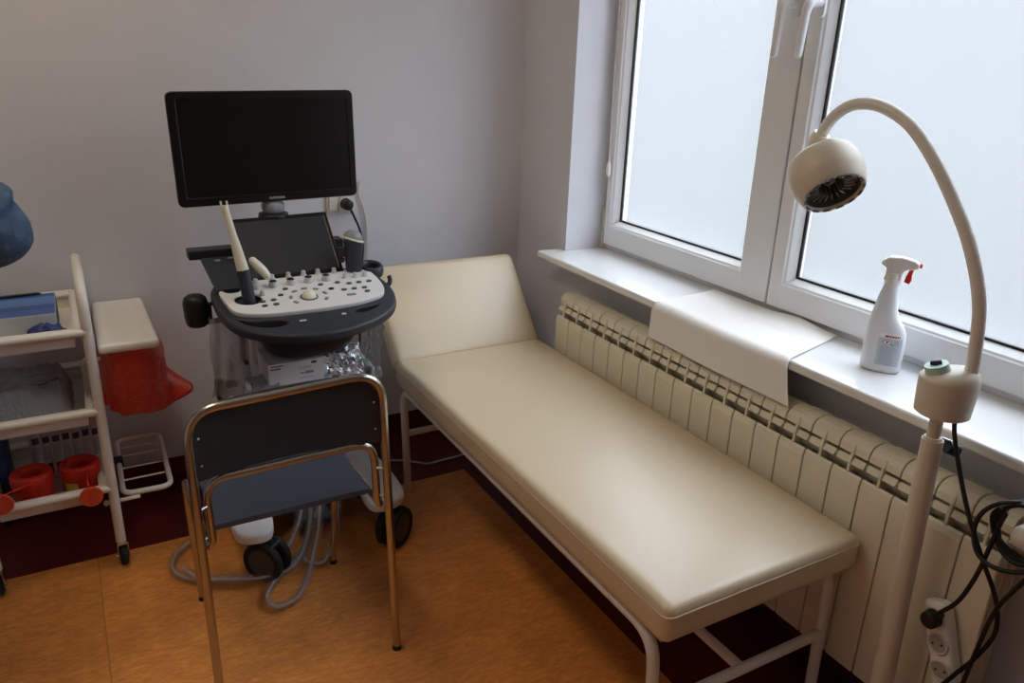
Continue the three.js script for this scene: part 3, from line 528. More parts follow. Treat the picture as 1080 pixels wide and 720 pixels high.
// ------------------------------------------------------------------ chrome folding chair, its back to the camera
{
  const c = thing('folding_chair', 'chrome tube chair with dark blue seat and curved black backrest', 'chair', [-1.225, 0, 0.94]);
  const xl = -1.443, xr = -0.999, zt = 1.092, zb = 1.163, yt = 0.762, R = 0.0105;
  const zy = (y) => zb + (zt - zb) * Math.min(1, y / 0.75);
  part(c, 'back_leg_frame', sweep(fillet([V(xl - 0.002, 0.012, zb), V(xl, yt - 0.012, zt), V(xr, yt + 0.004, zt), V(xr - 0.002, 0.012, zb)], 0.075, false, 12), R, 14), chromeM);
  part(c, 'foot_cap', [cylY(0.0115, 0.0115, 0, 0.013, xl - 0.002, zb, 14)], rubberM); part(c, 'foot_cap', [cylY(0.0115, 0.0115, 0, 0.013, xr - 0.002, zb, 14)], rubberM);
  // inner tube: behind the back panel, down, forward along the seat sides and down to the front feet
  const il = -1.417, ir = -1.022, zi = 1.098, yi = 0.578, ys = 0.412;
  const inner = [V(-1.420, 0.012, 0.728), V(-1.431, ys, 0.752), V(-1.428, ys, zi + 0.004), V(il, ys + 0.012, zi + 0.004), V(il, yi - 0.004, zi - 0.012), V(ir, yi + 0.004, zi - 0.012), V(ir, ys + 0.012, zi + 0.004), V(-1.014, ys, zi + 0.004), V(-1.022, ys, 0.752), V(-1.038, 0.012, 0.728)];
  part(c, 'seat_tube', sweep(fillet(inner, 0.05, false, 10), R * 0.92, 14), chromeM);
  part(c, 'foot_cap', [cylY(0.0105, 0.0105, 0, 0.013, -1.420, 0.728, 14)], rubberM); part(c, 'foot_cap', [cylY(0.0105, 0.0105, 0, 0.013, -1.038, 0.728, 14)], rubberM);
  part(c, 'cross_bar', cylAB(V(-1.43, ys - 0.006, 0.79), V(-1.027, ys - 0.006, 0.79), 0.008), chromeM);
  for (const [x, s] of [[xl, 1], [xr, -1]]) for (const y of [0.440, 0.515]) part(c, 'bolt', cylAB(V(x, y, zy(y)), V(x + s * 0.024, y, zi - 0.002), 0.0045, 0.0045, 10), steelM);
  // backrest shell, bowed away from the sitter
  const back = (u, v) => { const x = xl + 0.006 + (xr - xl - 0.012) * u, y0 = 0.585 + 0.004 * u, y1 = 0.752 + 0.012 * u - 0.055 * Math.max(0, (Math.abs(2 * u - 1) - 0.70) / 0.30) ** 2.2, y = y0 + (y1 - y0) * v, e = Math.pow(2 * u - 1, 2); return V(x, y, zy(y) - 0.004 - 0.030 * (1 - e)); };
  const bk = part(c, 'backrest', sheet(back, 30, 12, 0.009), backM, 'black curved backrest');
  for (const [u, v] of [[0.035, 0.25], [0.035, 0.72], [0.965, 0.25], [0.965, 0.72]]) { const q = back(u, v); part(bk, 'rivet', ball(0.004, q.x, q.y, q.z + 0.004, 8), steelM); }
  const seat = (u, v) => { const x = -1.404 + 0.372 * u, z = 1.070 - 0.345 * v, dip = 0.010 * Math.sin(Math.PI * u) * Math.sin(Math.PI * Math.min(1, v * 1.1)), ft = v > 0.85 ? 0.02 * ((v - 0.85) / 0.15) ** 2 : 0; return V(x, 0.438 - dip - ft, z); };
  part(c, 'seat', sheet(seat, 24, 24, 0.014), seatM, 'dark blue moulded seat');
}

// ------------------------------------------------------------------ ultrasound machine
const CX = -1.045;
{
  const u = thing('ultrasound_machine', 'wheeled ultrasound machine with large black monitor and white control panel', 'medical device', [CX, 0, 0.45]);
  // monitor
  const mx0 = -1.324, mx1 = -0.797, my0 = 1.0505, my1 = 1.3685, mz = 0.350;
  const rot = (g) => g.translate(-(mx0 + mx1) / 2, 0, 0).rotateZ(0.012).translate((mx0 + mx1) / 2, 0, 0);
  const tilt = (g) => { g.translate(-(mx0 + mx1) / 2, -(my0 + my1) / 2, 0).rotateZ(0.016).translate((mx0 + mx1) / 2, (my0 + my1) / 2, mz); return g; }; void rot;
  const fr = rrShape(mx0, mx1, my0, my1, 0.020); fr.holes.push(rrShape(mx0 + 0.026, mx1 - 0.022, my0 + 0.026, my1 - 0.024, 0.004, THREE.Path));
  const mon = part(u, 'monitor', [tilt(extrude(fr, 0.018, 0.004, 3, 10).translate(0, 0, -0.018)), tilt(extrude(rrShape(mx0 + 0.002, mx1 - 0.002, my0 + 0.002, my1 - 0.002, 0.020), 0.022, 0.008, 3).translate(0, 0, -0.036)), tilt(extrude(rrShape(mx0 + 0.10, mx1 - 0.10, my0 + 0.05, my1 - 0.06, 0.03), 0.030, 0.010, 3).translate(0, 0, -0.062))], bezelM, 'large black monitor');
  part(mon, 'screen', tilt(bx(mx0 + 0.024, mx1 - 0.020, my0 + 0.024, my1 - 0.022, -0.016, -0.0030)), screenM, 'dark blank screen');
  const font = await new FontLoader().loadAsync('fonts/droid/droid_sans_bold.typeface.json');
  const tg = new TextGeometry('ALPINION', { font, size: 0.0068, depth: 0.0006, curveSegments: 3 }); tg.computeBoundingBox();
  part(mon, 'lettering', tilt(tg.translate(-tg.boundingBox.max.x / 2 - 1.047, my0 + 0.0085, 0.0001)), M({ color: '#c9cdd2', roughness: 0.4 }), 'pale lettering on the lower bezel');
  part(u, 'monitor_arm', [lathe([[0.026, 0], [0.031, 0.004], [0.034, 0.014], [0.034, 0.026], [0.028, 0.036], [0.022, 0.042]], -1.052, 1.012, 0.318, 28), bx(-1.083, -1.021, 1.04, 1.12, 0.292, 0.312, 0.008)], greyM, 'grey swivel neck');
  part(u, 'arm_collar', [lathe([[0.0001, 0], [0.042, 0], [0.044, 0.004], [0.044, 0.012], [0.032, 0.016], [0.0001, 0.016]], -1.052, 0.998, 0.318, 28), bx(-1.092, -1.012, 0.80, 1.002, 0.270, 0.345, 0.012)], blackM);
  // touch panel
  const tq = new THREE.Matrix4().makeRotationFromEuler(new THREE.Euler(-0.76, 0.0, 0.022, 'YXZ')), tp = (g) => g.applyMatrix4(tq).translate(-1.043, 0.930, 0.425);
  const tf = rrShape(-0.145, 0.147, -0.106, 0.108, 0.006); tf.holes.push(rrShape(-0.133, 0.135, -0.090, 0.096, 0.002, THREE.Path));
  const tpan = part(u, 'touch_panel', [tp(extrude(tf, 0.010, 0.002).translate(0, 0, -0.010)), tp(extrude(rrShape(-0.144, 0.146, -0.105, 0.107, 0.006), 0.020, 0.004).translate(0, 0, -0.026))], bezelM, 'black tilted touch panel');
  part(tpan, 'touch_screen', tp(bx(-0.135, 0.137, -0.092, 0.098, -0.009, -0.0015)), touchM, 'dark grey blank touch screen');
  // deck frame of reference
  const sl = Math.atan(0.13), D = (g) => g.rotateX(sl).translate(CX, 0.85, 0.5); // local x across, z towards the user, y up
  const flat = (s, h, b = 0, y = 0) => D(extrude(s, h, b, 3, 10).rotateX(Math.PI / 2).translate(0, y, 0)); // shape (x, z) extruded downwards from y
  const trayPts = [[-0.20, -0.055], [-0.236, 0.0], [-0.243, 0.068], [-0.241, 0.163], [-0.218, 0.248], [-0.159, 0.312], [-0.05, 0.352], [0.055, 0.345], [0.151, 0.305], [0.219, 0.242], [0.252, 0.162], [0.258, 0.07], [0.240, 0.0], [0.20, -0.055], [0, -0.062]];
  const tray = splineShape(trayPts);
  tray.holes.push(splineShape([[-0.206, 0.206], [-0.172, 0.226], [-0.10, 0.238], [-0.088, 0.262], [-0.125, 0.278], [-0.176, 0.254]], THREE.Path, 30));
  tray.holes.push(splineShape([[0.208, 0.194], [0.176, 0.216], [0.10, 0.236], [0.088, 0.260], [0.125, 0.272], [0.182, 0.240]], THREE.Path, 30));
  const ty = part(u, 'tray', flat(tray, 0.030, 0.010, -0.008), slateM, 'dark slate tray with hand grips');
  part(ty, 'tray_light', D(bx(-0.058, -0.040, -0.0085, -0.0072, 0.262, 0.270, 0.0005)), lightGreyM); part(ty, 'tray_light', D(bx(0.060, 0.072, -0.0085, -0.0072, 0.252, 0.262, 0.0005)), lightGreyM);
  const white = splineShape([[-0.150, -0.012], [-0.063, -0.018], [0.037, -0.022], [0.138, -0.020], [0.205, -0.018], [0.226, 0.006], [0.232, 0.070], [0.224, 0.143], [0.204, 0.182], [0.138, 0.212], [0.037, 0.226], [-0.055, 0.226], [-0.141, 0.219], [-0.189, 0.202], [-0.210, 0.179], [-0.219, 0.120], [-0.222, 0.051], [-0.214, 0.004], [-0.186, -0.020]], THREE.Shape, 110);
  const hole = (x, z, r) => { const p = new THREE.Path(); p.absarc(x, z, r, 0, Math.PI * 2, true); return p; };
  white.holes.push(hole(-0.187, 0.040, 0.024), hole(-0.158, 0.118, 0.036));
  const cp = part(u, 'control_panel', flat(white, 0.014, 0.004, 0.004), deckM, 'white control panel');
  part(cp, 'probe_well', [D(lathe([[0.0240, 0.0005], [0.0225, -0.001], [0.0215, -0.03], [0.0001, -0.031]], -0.187, 0, 0.040, 24)), D(lathe([[0.0360, 0.0005], [0.0345, -0.001], [0.033, -0.035], [0.0001, -0.036]], -0.158, 0, 0.118, 28))], blackM, 'black probe well');
  const big = [[-0.074, 0.049], [-0.024, 0.047], [0.028, 0.045], [0.08, 0.045]];
  for (const [x, z] of big) { const k = part(cp, 'knob', D(lathe([[0.0138, 0.003], [0.0142, 0.006], [0.0125, 0.009], [0.0115, 0.019], [0.0105, 0.0205]], x, 0, z, 24)), knobM); part(k, 'knob_cap', D(lathe([[0.0107, 0.0195], [0.0080, 0.0215], [0.0001, 0.0218]], x, 0, z, 20)), btnBlackM, 'black knob cap'); }
  for (const [x, z] of [[-0.065, -0.003], [-0.017, -0.006], [0.028, -0.007], [0.071, -0.008], [0.12, -0.006], [-0.116, 0.017], [-0.122, 0.055], [-0.116, 0.100], [0.138, 0.045], [0.168, 0.045], [0.198, 0.047]]) part(cp, 'small_knob', D(lathe([[0.0095, 0.003], [0.0095, 0.006], [0.0068, 0.008], [0.0062, 0.017], [0.005, 0.0185], [0.0001, 0.0188]], x, 0, z, 18)), knobM);
  const tb = part(cp, 'trackball', D(new THREE.SphereGeometry(0.0205, 28, 18).translate(0.001, 0.0022, 0.148)), ivoryM, 'ivory trackball');
  part(tb, 'trackball_ring', D(new THREE.TorusGeometry(0.0228, 0.0022, 8, 36).rotateX(Math.PI / 2).translate(0.001, 0.0045, 0.148)), btnM);
  const btns = [[-0.048, 0.08], [-0.07, 0.117], [-0.028, 0.102], [0.003, 0.09], [0.033, 0.101], [0.055, 0.076], [0.105, 0.074], [0.075, 0.113], [0.05, 0.134], [0.043, 0.173], [-0.047, 0.138], [-0.042, 0.174], [0.136, 0.089], [0.166, 0.088], [0.197, 0.088], [0.108, 0.129], [0.138, 0.129], [0.169, 0.129], [0.168, 0.156], [-0.126, 0.147], [-0.096, 0.144], [-0.127, 0.175], [-0.096, 0.173]];
  btns.forEach(([x, z], i) => {
    const side = i >= 12, ring = i < 12 && Math.hypot(x, z - 0.148) < 0.062; let g;
    if (ring) g = bx(-0.0085, 0.0085, 0.002, 0.0065, -0.0048, 0.0048, 0.002).rotateY(-Math.atan2(z - 0.148, x) + Math.PI / 2);
    else g = new THREE.CylinderGeometry(1, 1, 0.0055, 20).scale(0.0078, 1, 0.0058).translate(0, 0.0045, 0);
    part(cp, 'button', D(g.translate(x, 0, z)), i === 7 ? btnBlackM : ring ? PH({ color: '#7d838a', roughness: 0.4 }) : btnM);
    void side;
  });
  part(cp, 'button', D(bx(0.105, 0.131, 0.002, 0.0062, 0.159, 0.171, 0.004)), PH({ color: '#7d838a', roughness: 0.4 }));
  // right hand cup holder and ring, left shoulder and rail, side cup
  part(u, 'probe_ring', D(new THREE.TorusGeometry(0.029, 0.0085, 10, 30).rotateX(Math.PI / 2).scale(1, 2.2, 1.2).translate(0.243, -0.006, -0.020)), slateM, 'dark probe holder ring');
  part(u, 'side_hook', D(sweep(smooth([V(0.245, -0.016, 0.095), V(0.262, -0.010, 0.088), V(0.266, 0.002, 0.080), V(0.264, 0.010, 0.076)], 16), 0.007, 8)), blackM);
  part(u, 'rear_rail', bx(-1.316, -0.86, 0.903, 0.931, 0.345, 0.395, 0.004), blackM);
  const sh = (uu, v) => V(-1.283 + 0.012 * v + (0.118 - 0.02 * v) * uu, 0.904 - 0.058 * v, 0.385 + 0.16 * v);
  part(u, 'shoulder_panel', sheet(sh, 4, 6, 0.014), slateM, 'dark slate shoulder panel');
  for (const [x, y, z] of [[-1.243, 0.902, 0.414], [-1.204, 0.905, 0.409]]) part(u, 'latch', new THREE.SphereGeometry(0.006, 12, 8).scale(1.6, 0.5, 1).translate(x, y, z), greyM);
  part(u, 'side_cup', [lathe([[0.0001, 0], [0.024, 0], [0.029, 0.006], [0.033, 0.03], [0.034, 0.066], [0.030, 0.082], [0.020, 0.090], [0.0001, 0.092]], -1.325, 0.742, 0.5, 24), bx(-1.300, -1.255, 0.744, 0.756, 0.490, 0.510, 0.003), bx(-1.292, -1.284, 0.745, 0.80, 0.490, 0.510, 0.003), cylAB(V(-1.30, 0.80, 0.5), V(-1.235, 0.815, 0.53), 0.006), cylAB(V(-1.262, 0.75, 0.50), V(-1.245, 0.80, 0.55), 0.005)], blackM, 'black side cup on a bracket');
  // body below the deck
  const neck = []; for (const [y, hx, z0, z1] of [[0.800, 0.165, 0.32, 0.70], [0.785, 0.172, 0.31, 0.70], [0.745, 0.158, 0.32, 0.690], [0.70, 0.140, 0.33, 0.676], [0.667, 0.124, 0.34, 0.660], [0.657, 0.108, 0.36, 0.645]]) neck.push(Array.from({ length: 40 }, (_, k) => { const t = (k / 40) * Math.PI * 2, c = Math.cos(t), s = Math.sin(t), e = 0.55; return V(CX + 0.01 + hx * Math.sign(c) * Math.abs(c) ** e, y, (z0 + z1) / 2 + (z1 - z0) / 2 * Math.sign(s) * Math.abs(s) ** e); }));
  part(u, 'deck_housing', grid(neck.map((r) => r), true, true, true), blackM, 'black housing below the tray');
  part(u, 'column', [bx(-1.17, -0.92, 0.15, 0.80, 0.16, 0.44, 0.03, 3)], lightGreyM, 'light grey column');
  part(u, 'storage_shelf', [bx(-1.235, -0.862, 0.548, 0.572, 0.40, 0.672, 0.008), bx(-1.235, -1.222, 0.56, 0.60, 0.40, 0.66, 0.005), bx(-0.876, -0.862, 0.56, 0.60, 0.40, 0.66, 0.005)], lightGreyM, 'light grey storage shelf');
  part(u, 'cable_hook', [bx(-1.232, -1.222, 0.66, 0.79, 0.60, 0.625, 0.003), bx(-1.232, -1.222, 0.66, 0.67, 0.58, 0.65, 0.003)], blackM);
  part(u, 'side_bracket', [bx(-1.29, -1.262, 0.49, 0.55, 0.44, 0.48, 0.008), bx(-1.27, -1.10, 0.515, 0.53, 0.42, 0.45, 0.004)], blackM);
  // base
  const basePts = [[-1.285, 0.70], [-1.225, 0.71], [-1.195, 0.60], [-1.12, 0.53], [-0.97, 0.53], [-0.91, 0.60], [-0.89, 0.70], [-0.81, 0.69], [-0.79, 0.58], [-0.80, 0.25], [-0.84, 0.12], [-1.25, 0.12], [-1.29, 0.25], [-1.302, 0.58]];
  part(u, 'base', extrude(splineShape(basePts, THREE.Shape, 120), 0.036, 0.010, 3).rotateX(Math.PI / 2).translate(0, 0.153, 0), slateM, 'slate base');
  const cover = (pts) => extrude(splineShape(pts, THREE.Shape, 60), 0.034, 0.010, 3).rotateX(Math.PI / 2).translate(0, 0.172, 0);
  part(u, 'base_cover', cover([[-1.30, 0.72], [-1.222, 0.735], [-1.188, 0.60], [-1.18, 0.40], [-1.27, 0.35], [-1.305, 0.55]]), deckM, 'white base cover');
  part(u, 'base_cover', cover([[-0.902, 0.730], [-0.805, 0.720], [-0.778, 0.58], [-0.81, 0.36], [-0.89, 0.35], [-0.905, 0.55]]), deckM, 'white base cover');
  part(u, 'foot_pedal', bx(-1.11, -1.00, 0.07, 0.10, 0.50, 0.62, 0.01), PH({ color: '#39465c', roughness: 0.5 }));
  for (const [x, z, a] of [[-1.228, 0.705, 0.75], [-0.832, 0.712, -0.9], [-1.24, 0.20, 0.2], [-0.86, 0.20, -0.1]]) {
    const pl = (g) => g.rotateY(a).translate(x, 0, z);
    const k = part(u, 'caster', [pl(cylY(0.018, 0.018, 0.09, 0.135, 0, 0, 16)), pl(bx(-0.009, 0.009, 0.05, 0.118, -0.03, 0.03, 0.004)), pl(bx(-0.032, 0.032, 0.104, 0.124, -0.036, 0.036, 0.009))], blackM);
    for (const s of [-1, 1]) part(k, 'hub', pl(lathe([[0.0001, 0.0125], [0.012, 0.0118], [0.043, 0.0092], [0.0445, 0.0085]], 0, 0, 0, 28).rotateZ(s * -Math.PI / 2).translate(s * 0.023, 0.064, 0)), hubM);
    for (const s of [-1, 1]) part(k, 'wheel', pl(lathe([[0.0001, -0.014], [0.048, -0.014], [0.060, -0.012], [0.064, -0.006], [0.064, 0.006], [0.060, 0.011], [0.054, 0.012], [0.049, 0.008], [0.012, 0.010], [0.0001, 0.012]], 0, 0, 0, 32).rotateZ(s * -Math.PI / 2).translate(s * 0.023, 0.064, 0)), rubberM);
  }
}
{ // transvaginal probe standing in the left well
  const p = thing('ultrasound_probe', 'long white ultrasound probe with dark sleeve standing in the control panel well', 'probe', [-1.203, 0.822, 0.618]);
  const A = V(-1.200, 0.822, 0.620), B = V(-1.208, 0.918, 0.605), C = V(-1.236, 1.090, 0.578);
  part(p, 'sleeve', sweep(smooth([A, A.clone().lerp(B, 0.5), B], 14), (t) => 0.0165 + 0.0015 * t, 18), slateM, 'dark slate sleeve');
  part(p, 'shaft', sweep(smooth([B, B.clone().lerp(C, 0.4), B.clone().lerp(C, 0.8), C], 30), (t) => 0.0160 - 0.0060 * Math.min(1, t / 0.55) + 0.0008 * Math.sin(t * 5), 18), ivoryM, 'ivory shaft');
  for (const d of [V(-0.0075, 0, 0), V(0.0075, 0, 0)]) part(p, 'tip', sweep([C.clone().add(d).add(V(0, -0.004, 0)), C.clone().add(d).add(V(-0.001, 0.012, -0.002))], 0.0028, 8), ivoryM);
}
single('probe_tip_cover', [sweep(smooth([V(-1.172, 0.930, 0.560), V(-1.160, 0.915, 0.566), V(-1.145, 0.896, 0.572), V(-1.139, 0.887, 0.574)], 16), (t) => 0.0105 + 0.003 * Math.sin(t * Math.PI), 14), ball(0.0106, -1.172, 0.930, 0.560, 14), ball(0.0106, -1.139, 0.887, 0.574, 14)], ivoryM, 'short ivory probe end leaning on the touch panel edge', 'probe', [-1.15, 0.887, 0.57]);
{ // convex probe in the right holder
  const x = -0.863, z = 0.500, y = 0.8545;
  const p = thing('convex_probe', 'dark convex probe with grey rounded cap standing right of the touch panel', 'probe', [x, y, z]);
  const sec = [[0, 0.022, 0.020], [0.004, 0.025, 0.022], [0.05, 0.027, 0.023], [0.090, 0.030, 0.024], [0.096, 0.030, 0.024]], ring = ([h, a, b]) => Array.from({ length: 28 }, (_, k) => { const t = k / 28 * Math.PI * 2; return V(x + a * Math.cos(t), y + h + (h > 0.09 ? -0.010 * Math.cos(t) : 0), z - b * Math.sin(t)); });
  part(p, 'body', grid(sec.map(ring), true, true, true), slateM, 'dark slate body');
  part(p, 'rim', sweep(ring([0.098, 0.0305, 0.0245]), 0.003, 8, true), ivoryM, 'ivory rim');
  part(p, 'cap', new THREE.SphereGeometry(0.030, 24, 16).scale(1, 0.85, 0.75).rotateZ(-0.28).translate(x - 0.001, y + 0.101, z), greyM, 'grey rounded cap');
  part(p, 'clip', [bx(x - 0.052, x - 0.026, y + 0.048, y + 0.076, z - 0.010, z + 0.010, 0.004), bx(x - 0.046, x - 0.030, y + 0.03, y + 0.045, z - 0.008, z + 0.008, 0.003)], blackM);
}
{ // carton and foil packet on the shelf
  const pr = canvasTex(512, 224, (c, w, h) => { c.fillStyle = '#dcdde0'; c.fillRect(0, 0, w, h); c.fillStyle = '#55585f'; c.fillRect(20, 10, 110, 12); c.fillRect(14, 36, 96, 12); c.fillStyle = '#9a9da4'; c.fillRect(14, 190, 110, 6); c.fillRect(280, 52, 130, 5); c.fillRect(280, 66, 110, 5); c.fillRect(280, 150, 130, 5); c.fillStyle = '#2b2d33'; c.fillRect(400, 12, 52, 22); for (let k = 0; k < 16; k++) c.fillRect(340 + k * 5, 94, 3, 26); c.fillRect(290, 104, 40, 10); c.fillStyle = '#b9bcc3'; c.fillRect(274, 40, 2, 150); });
  const b = thing('carton', 'white printed carton on the shelf of the ultrasound machine', 'box', [-1.1, 0.573, 0.6]);
  part(b, 'box', bx(-1.172, -1.016, 0.573, 0.650, 0.51, 0.652, 0.001), M({ color: '#dcdde0', roughness: 0.6 }));
  const q = new THREE.PlaneGeometry(0.154, 0.075).translate(-1.094, 0.6115, 0.6526); part(b, 'printed_face', q, M({ map: pr, roughness: 0.6 }), 'printed front with small lettering and barcode');
  const foil = (uu, v) => V(-1.008 + 0.118 * uu + 0.004 * PN.noise(uu * 13, v * 11, 2), 0.578 + 0.082 * v + 0.006 * PN.noise(uu * 6, v * 5, 1), 0.650 - 0.05 * v + 0.014 * Math.sin(Math.PI * uu) * Math.sin(Math.PI * v) + 0.022 * PN.noise(uu * 6, v * 5, 4) + 0.012 * PN.noise(uu * 14, v * 11, 6));
  single('foil_packet', sheet(foil, 20, 14, 0.003), foilM, 'crumpled silver foil packet beside the white carton', 'packet', [-0.95, 0.573, 0.63]);
}
{ // loose clear plastic wrap on the machine
  const f1 = (uu, v) => V(-1.308 + 0.098 * uu + 0.012 * PN.noise(uu * 3, v * 2, 8) - 0.012 * v, 0.792 - 0.235 * v, 0.600 + 0.045 * uu + 0.016 * Math.sin(uu * 16 + 3 * v) * (0.3 + v) + 0.008 * PN.noise(uu * 7, v * 6, 2));
  single('plastic_wrap', sheet(f1, 40, 40, 0.0012), filmM, 'clear plastic wrap hanging from the left side of the machine', 'plastic wrap', [-1.26, 0.56, 0.62]);
  const f2 = (uu, v) => V(-0.884 + 0.030 * uu + 0.008 * PN.noise(uu * 3, v * 4, 9), 0.755 - 0.185 * v, 0.66 + 0.010 * Math.sin(v * 22) + 0.05 * uu - 0.03 * v + 0.012 * PN.noise(uu * 4, v * 6, 12));
  single('plastic_wrap', sheet(f2, 16, 40, 0.0012), filmM, 'clear plastic wrap bunched beside the silver foil packet', 'plastic wrap', [-0.87, 0.57, 0.66]);
  const f3 = (uu, v) => V(-1.245 + 0.10 * uu, 0.574 + 0.012 + 0.006 * PN.noise(uu * 5, v * 5, 22) + 0.006, 0.57 + 0.115 * v - 0.0 * uu);
  const f3b = (uu, v) => { const p = f3(uu, v); if (v > 0.75) p.y -= 0.05 * (v - 0.75) / 0.25; return p; };
  single('plastic_wrap', sheet(f3b, 20, 20, 0.0012), filmM, 'clear plastic wrap lying over the left end of the storage shelf', 'plastic wrap', [-1.2, 0.575, 0.62]);
}
{ // cables in clear protective sleeves looped on the floor
  const c = thing('sleeved_cable', 'looped cables in clear plastic sleeving on the floor under the chair', 'cable', [-1.25, 0, 0.72]);
  const R = 0.0135, loops = [
    [[-1.08, 0.26, 0.56], [-1.10, 0.14, 0.62], [-1.16, 0.05, 0.66], [-1.24, 0.018, 0.70], [-1.34, 0.016, 0.69], [-1.43, 0.016, 0.645], [-1.475, 0.016, 0.58], [-1.462, 0.016, 0.50], [-1.40, 0.016, 0.44], [-1.33, 0.017, 0.42]],
    [[-1.06, 0.26, 0.55], [-1.07, 0.15, 0.62], [-1.10, 0.06, 0.66], [-1.16, 0.022, 0.72], [-1.25, 0.030, 0.745], [-1.34, 0.034, 0.715], [-1.42, 0.034, 0.665], [-1.452, 0.036, 0.60]],
    [[-1.03, 0.24, 0.60], [-1.06, 0.12, 0.67], [-1.10, 0.03, 0.72], [-1.14, 0.017, 0.80], [-1.19, 0.016, 0.865], [-1.245, 0.016, 0.875], [-1.262, 0.016, 0.83], [-1.235, 0.018, 0.775], [-1.18, 0.020, 0.72], [-1.12, 0.03, 0.675], [-1.08, 0.09, 0.63], [-1.07, 0.22, 0.58]],
    [[-0.985, 0.24, 0.60], [-1.0, 0.13, 0.66], [-1.035, 0.04, 0.70], [-1.075, 0.018, 0.735], [-1.115, 0.018, 0.70], [-1.105, 0.03, 0.655], [-1.06, 0.09, 0.61], [-1.0, 0.20, 0.58]]];
  loops.forEach((l, i) => { const p = smooth(l, 160); const s = part(c, 'sleeve', sweep(p, (t, a, len) => R * (1 + 0.34 * PN.noise(len * 60, Math.cos(a) * 1.6 + i * 7, Math.sin(a) * 1.6)), 12, false, false), sleeveM, 'clear crumpled sleeve'); part(s, 'cable_core', sweep(p, 0.0040, 8), M({ color: '#d4d7da', roughness: 0.5 })); });
}
{ // wall socket with plug behind the machine
  const s = thing('wall_socket', 'white double wall socket on the back wall behind the monitor', 'socket', [-0.75, 0.965, 0]);
  part(s, 'face_plate', [bx(-0.795, -0.692, 0.932, 1.028, 0, 0.010, 0.004), bx(-0.787, -0.755, 0.942, 1.018, 0.009, 0.016, 0.003), bx(-0.748, -0.700, 0.940, 1.02, 0.009, 0.014, 0.003)], M({ color: '#e3e1da', roughness: 0.4 }));
  part(s, 'socket_ring', new THREE.TorusGeometry(0.019, 0.003, 8, 24).translate(-0.727, 0.966, 0.014), whiteM);
  const p = thing('mains_plug', 'black mains plug with black lead in the wall socket behind the monitor', 'plug', [-0.727, 0.966, 0.015]);
  part(p, 'plug_body', [new THREE.CylinderGeometry(0.019, 0.021, 0.030, 24).rotateX(Math.PI / 2).translate(-0.727, 0.966, 0.030), new THREE.SphereGeometry(0.0185, 18, 12).scale(1, 1, 0.4).translate(-0.727, 0.966, 0.045)], blackM);
  part(p, 'lead', sweep(smooth([V(-0.722, 0.958, 0.040), V(-0.706, 0.92, 0.044), V(-0.690, 0.875, 0.05), V(-0.684, 0.82, 0.06), V(-0.70, 0.70, 0.07), V(-0.72, 0.5, 0.10), V(-0.74, 0.3, 0.12), V(-0.76, 0.16, 0.14)], 50), 0.0042, 8), cableM);
  single('white_cable', sweep(smooth([V(-0.668, 1.04, 0.006), V(-0.676, 1.0, 0.008), V(-0.664, 0.96, 0.008), V(-0.652, 0.90, 0.008), V(-0.650, 0.84, 0.008), V(-0.651, 0.72, 0.010), V(-0.648, 0.5, 0.010), V(-0.650, 0.2, 0.012), V(-0.65, 0.012, 0.03)], 70), 0.0032, 8), whiteCableM, 'thin white cable running down the back wall beside the socket', 'cable', [-0.65, 0.012, 0.01]);
  single('black_cable', sweep(smooth([V(-0.86, 0.74, 0.60), V(-0.838, 0.70, 0.57), V(-0.828, 0.62, 0.53), V(-0.832, 0.54, 0.48), V(-0.86, 0.42, 0.42), V(-0.88, 0.30, 0.42)], 40), 0.005, 8), cableM, 'black cable hanging down the right side of the ultrasound machine', 'cable', [-0.85, 0.3, 0.5]);
  single('white_cable', sweep(smooth([V(-0.66, 0.004, 0.20), V(-0.60, 0.004, 0.235), V(-0.555, 0.004, 0.275), V(-0.535, 0.004, 0.292), V(-0.46, 0.004, 0.290), V(-0.38, 0.004, 0.284), V(-0.3, 0.004, 0.24)], 40), 0.0036, 8), whiteCableM, 'thin white cable lying on the red floor border under the couch', 'cable', [-0.5, 0.004, 0.26]);
}

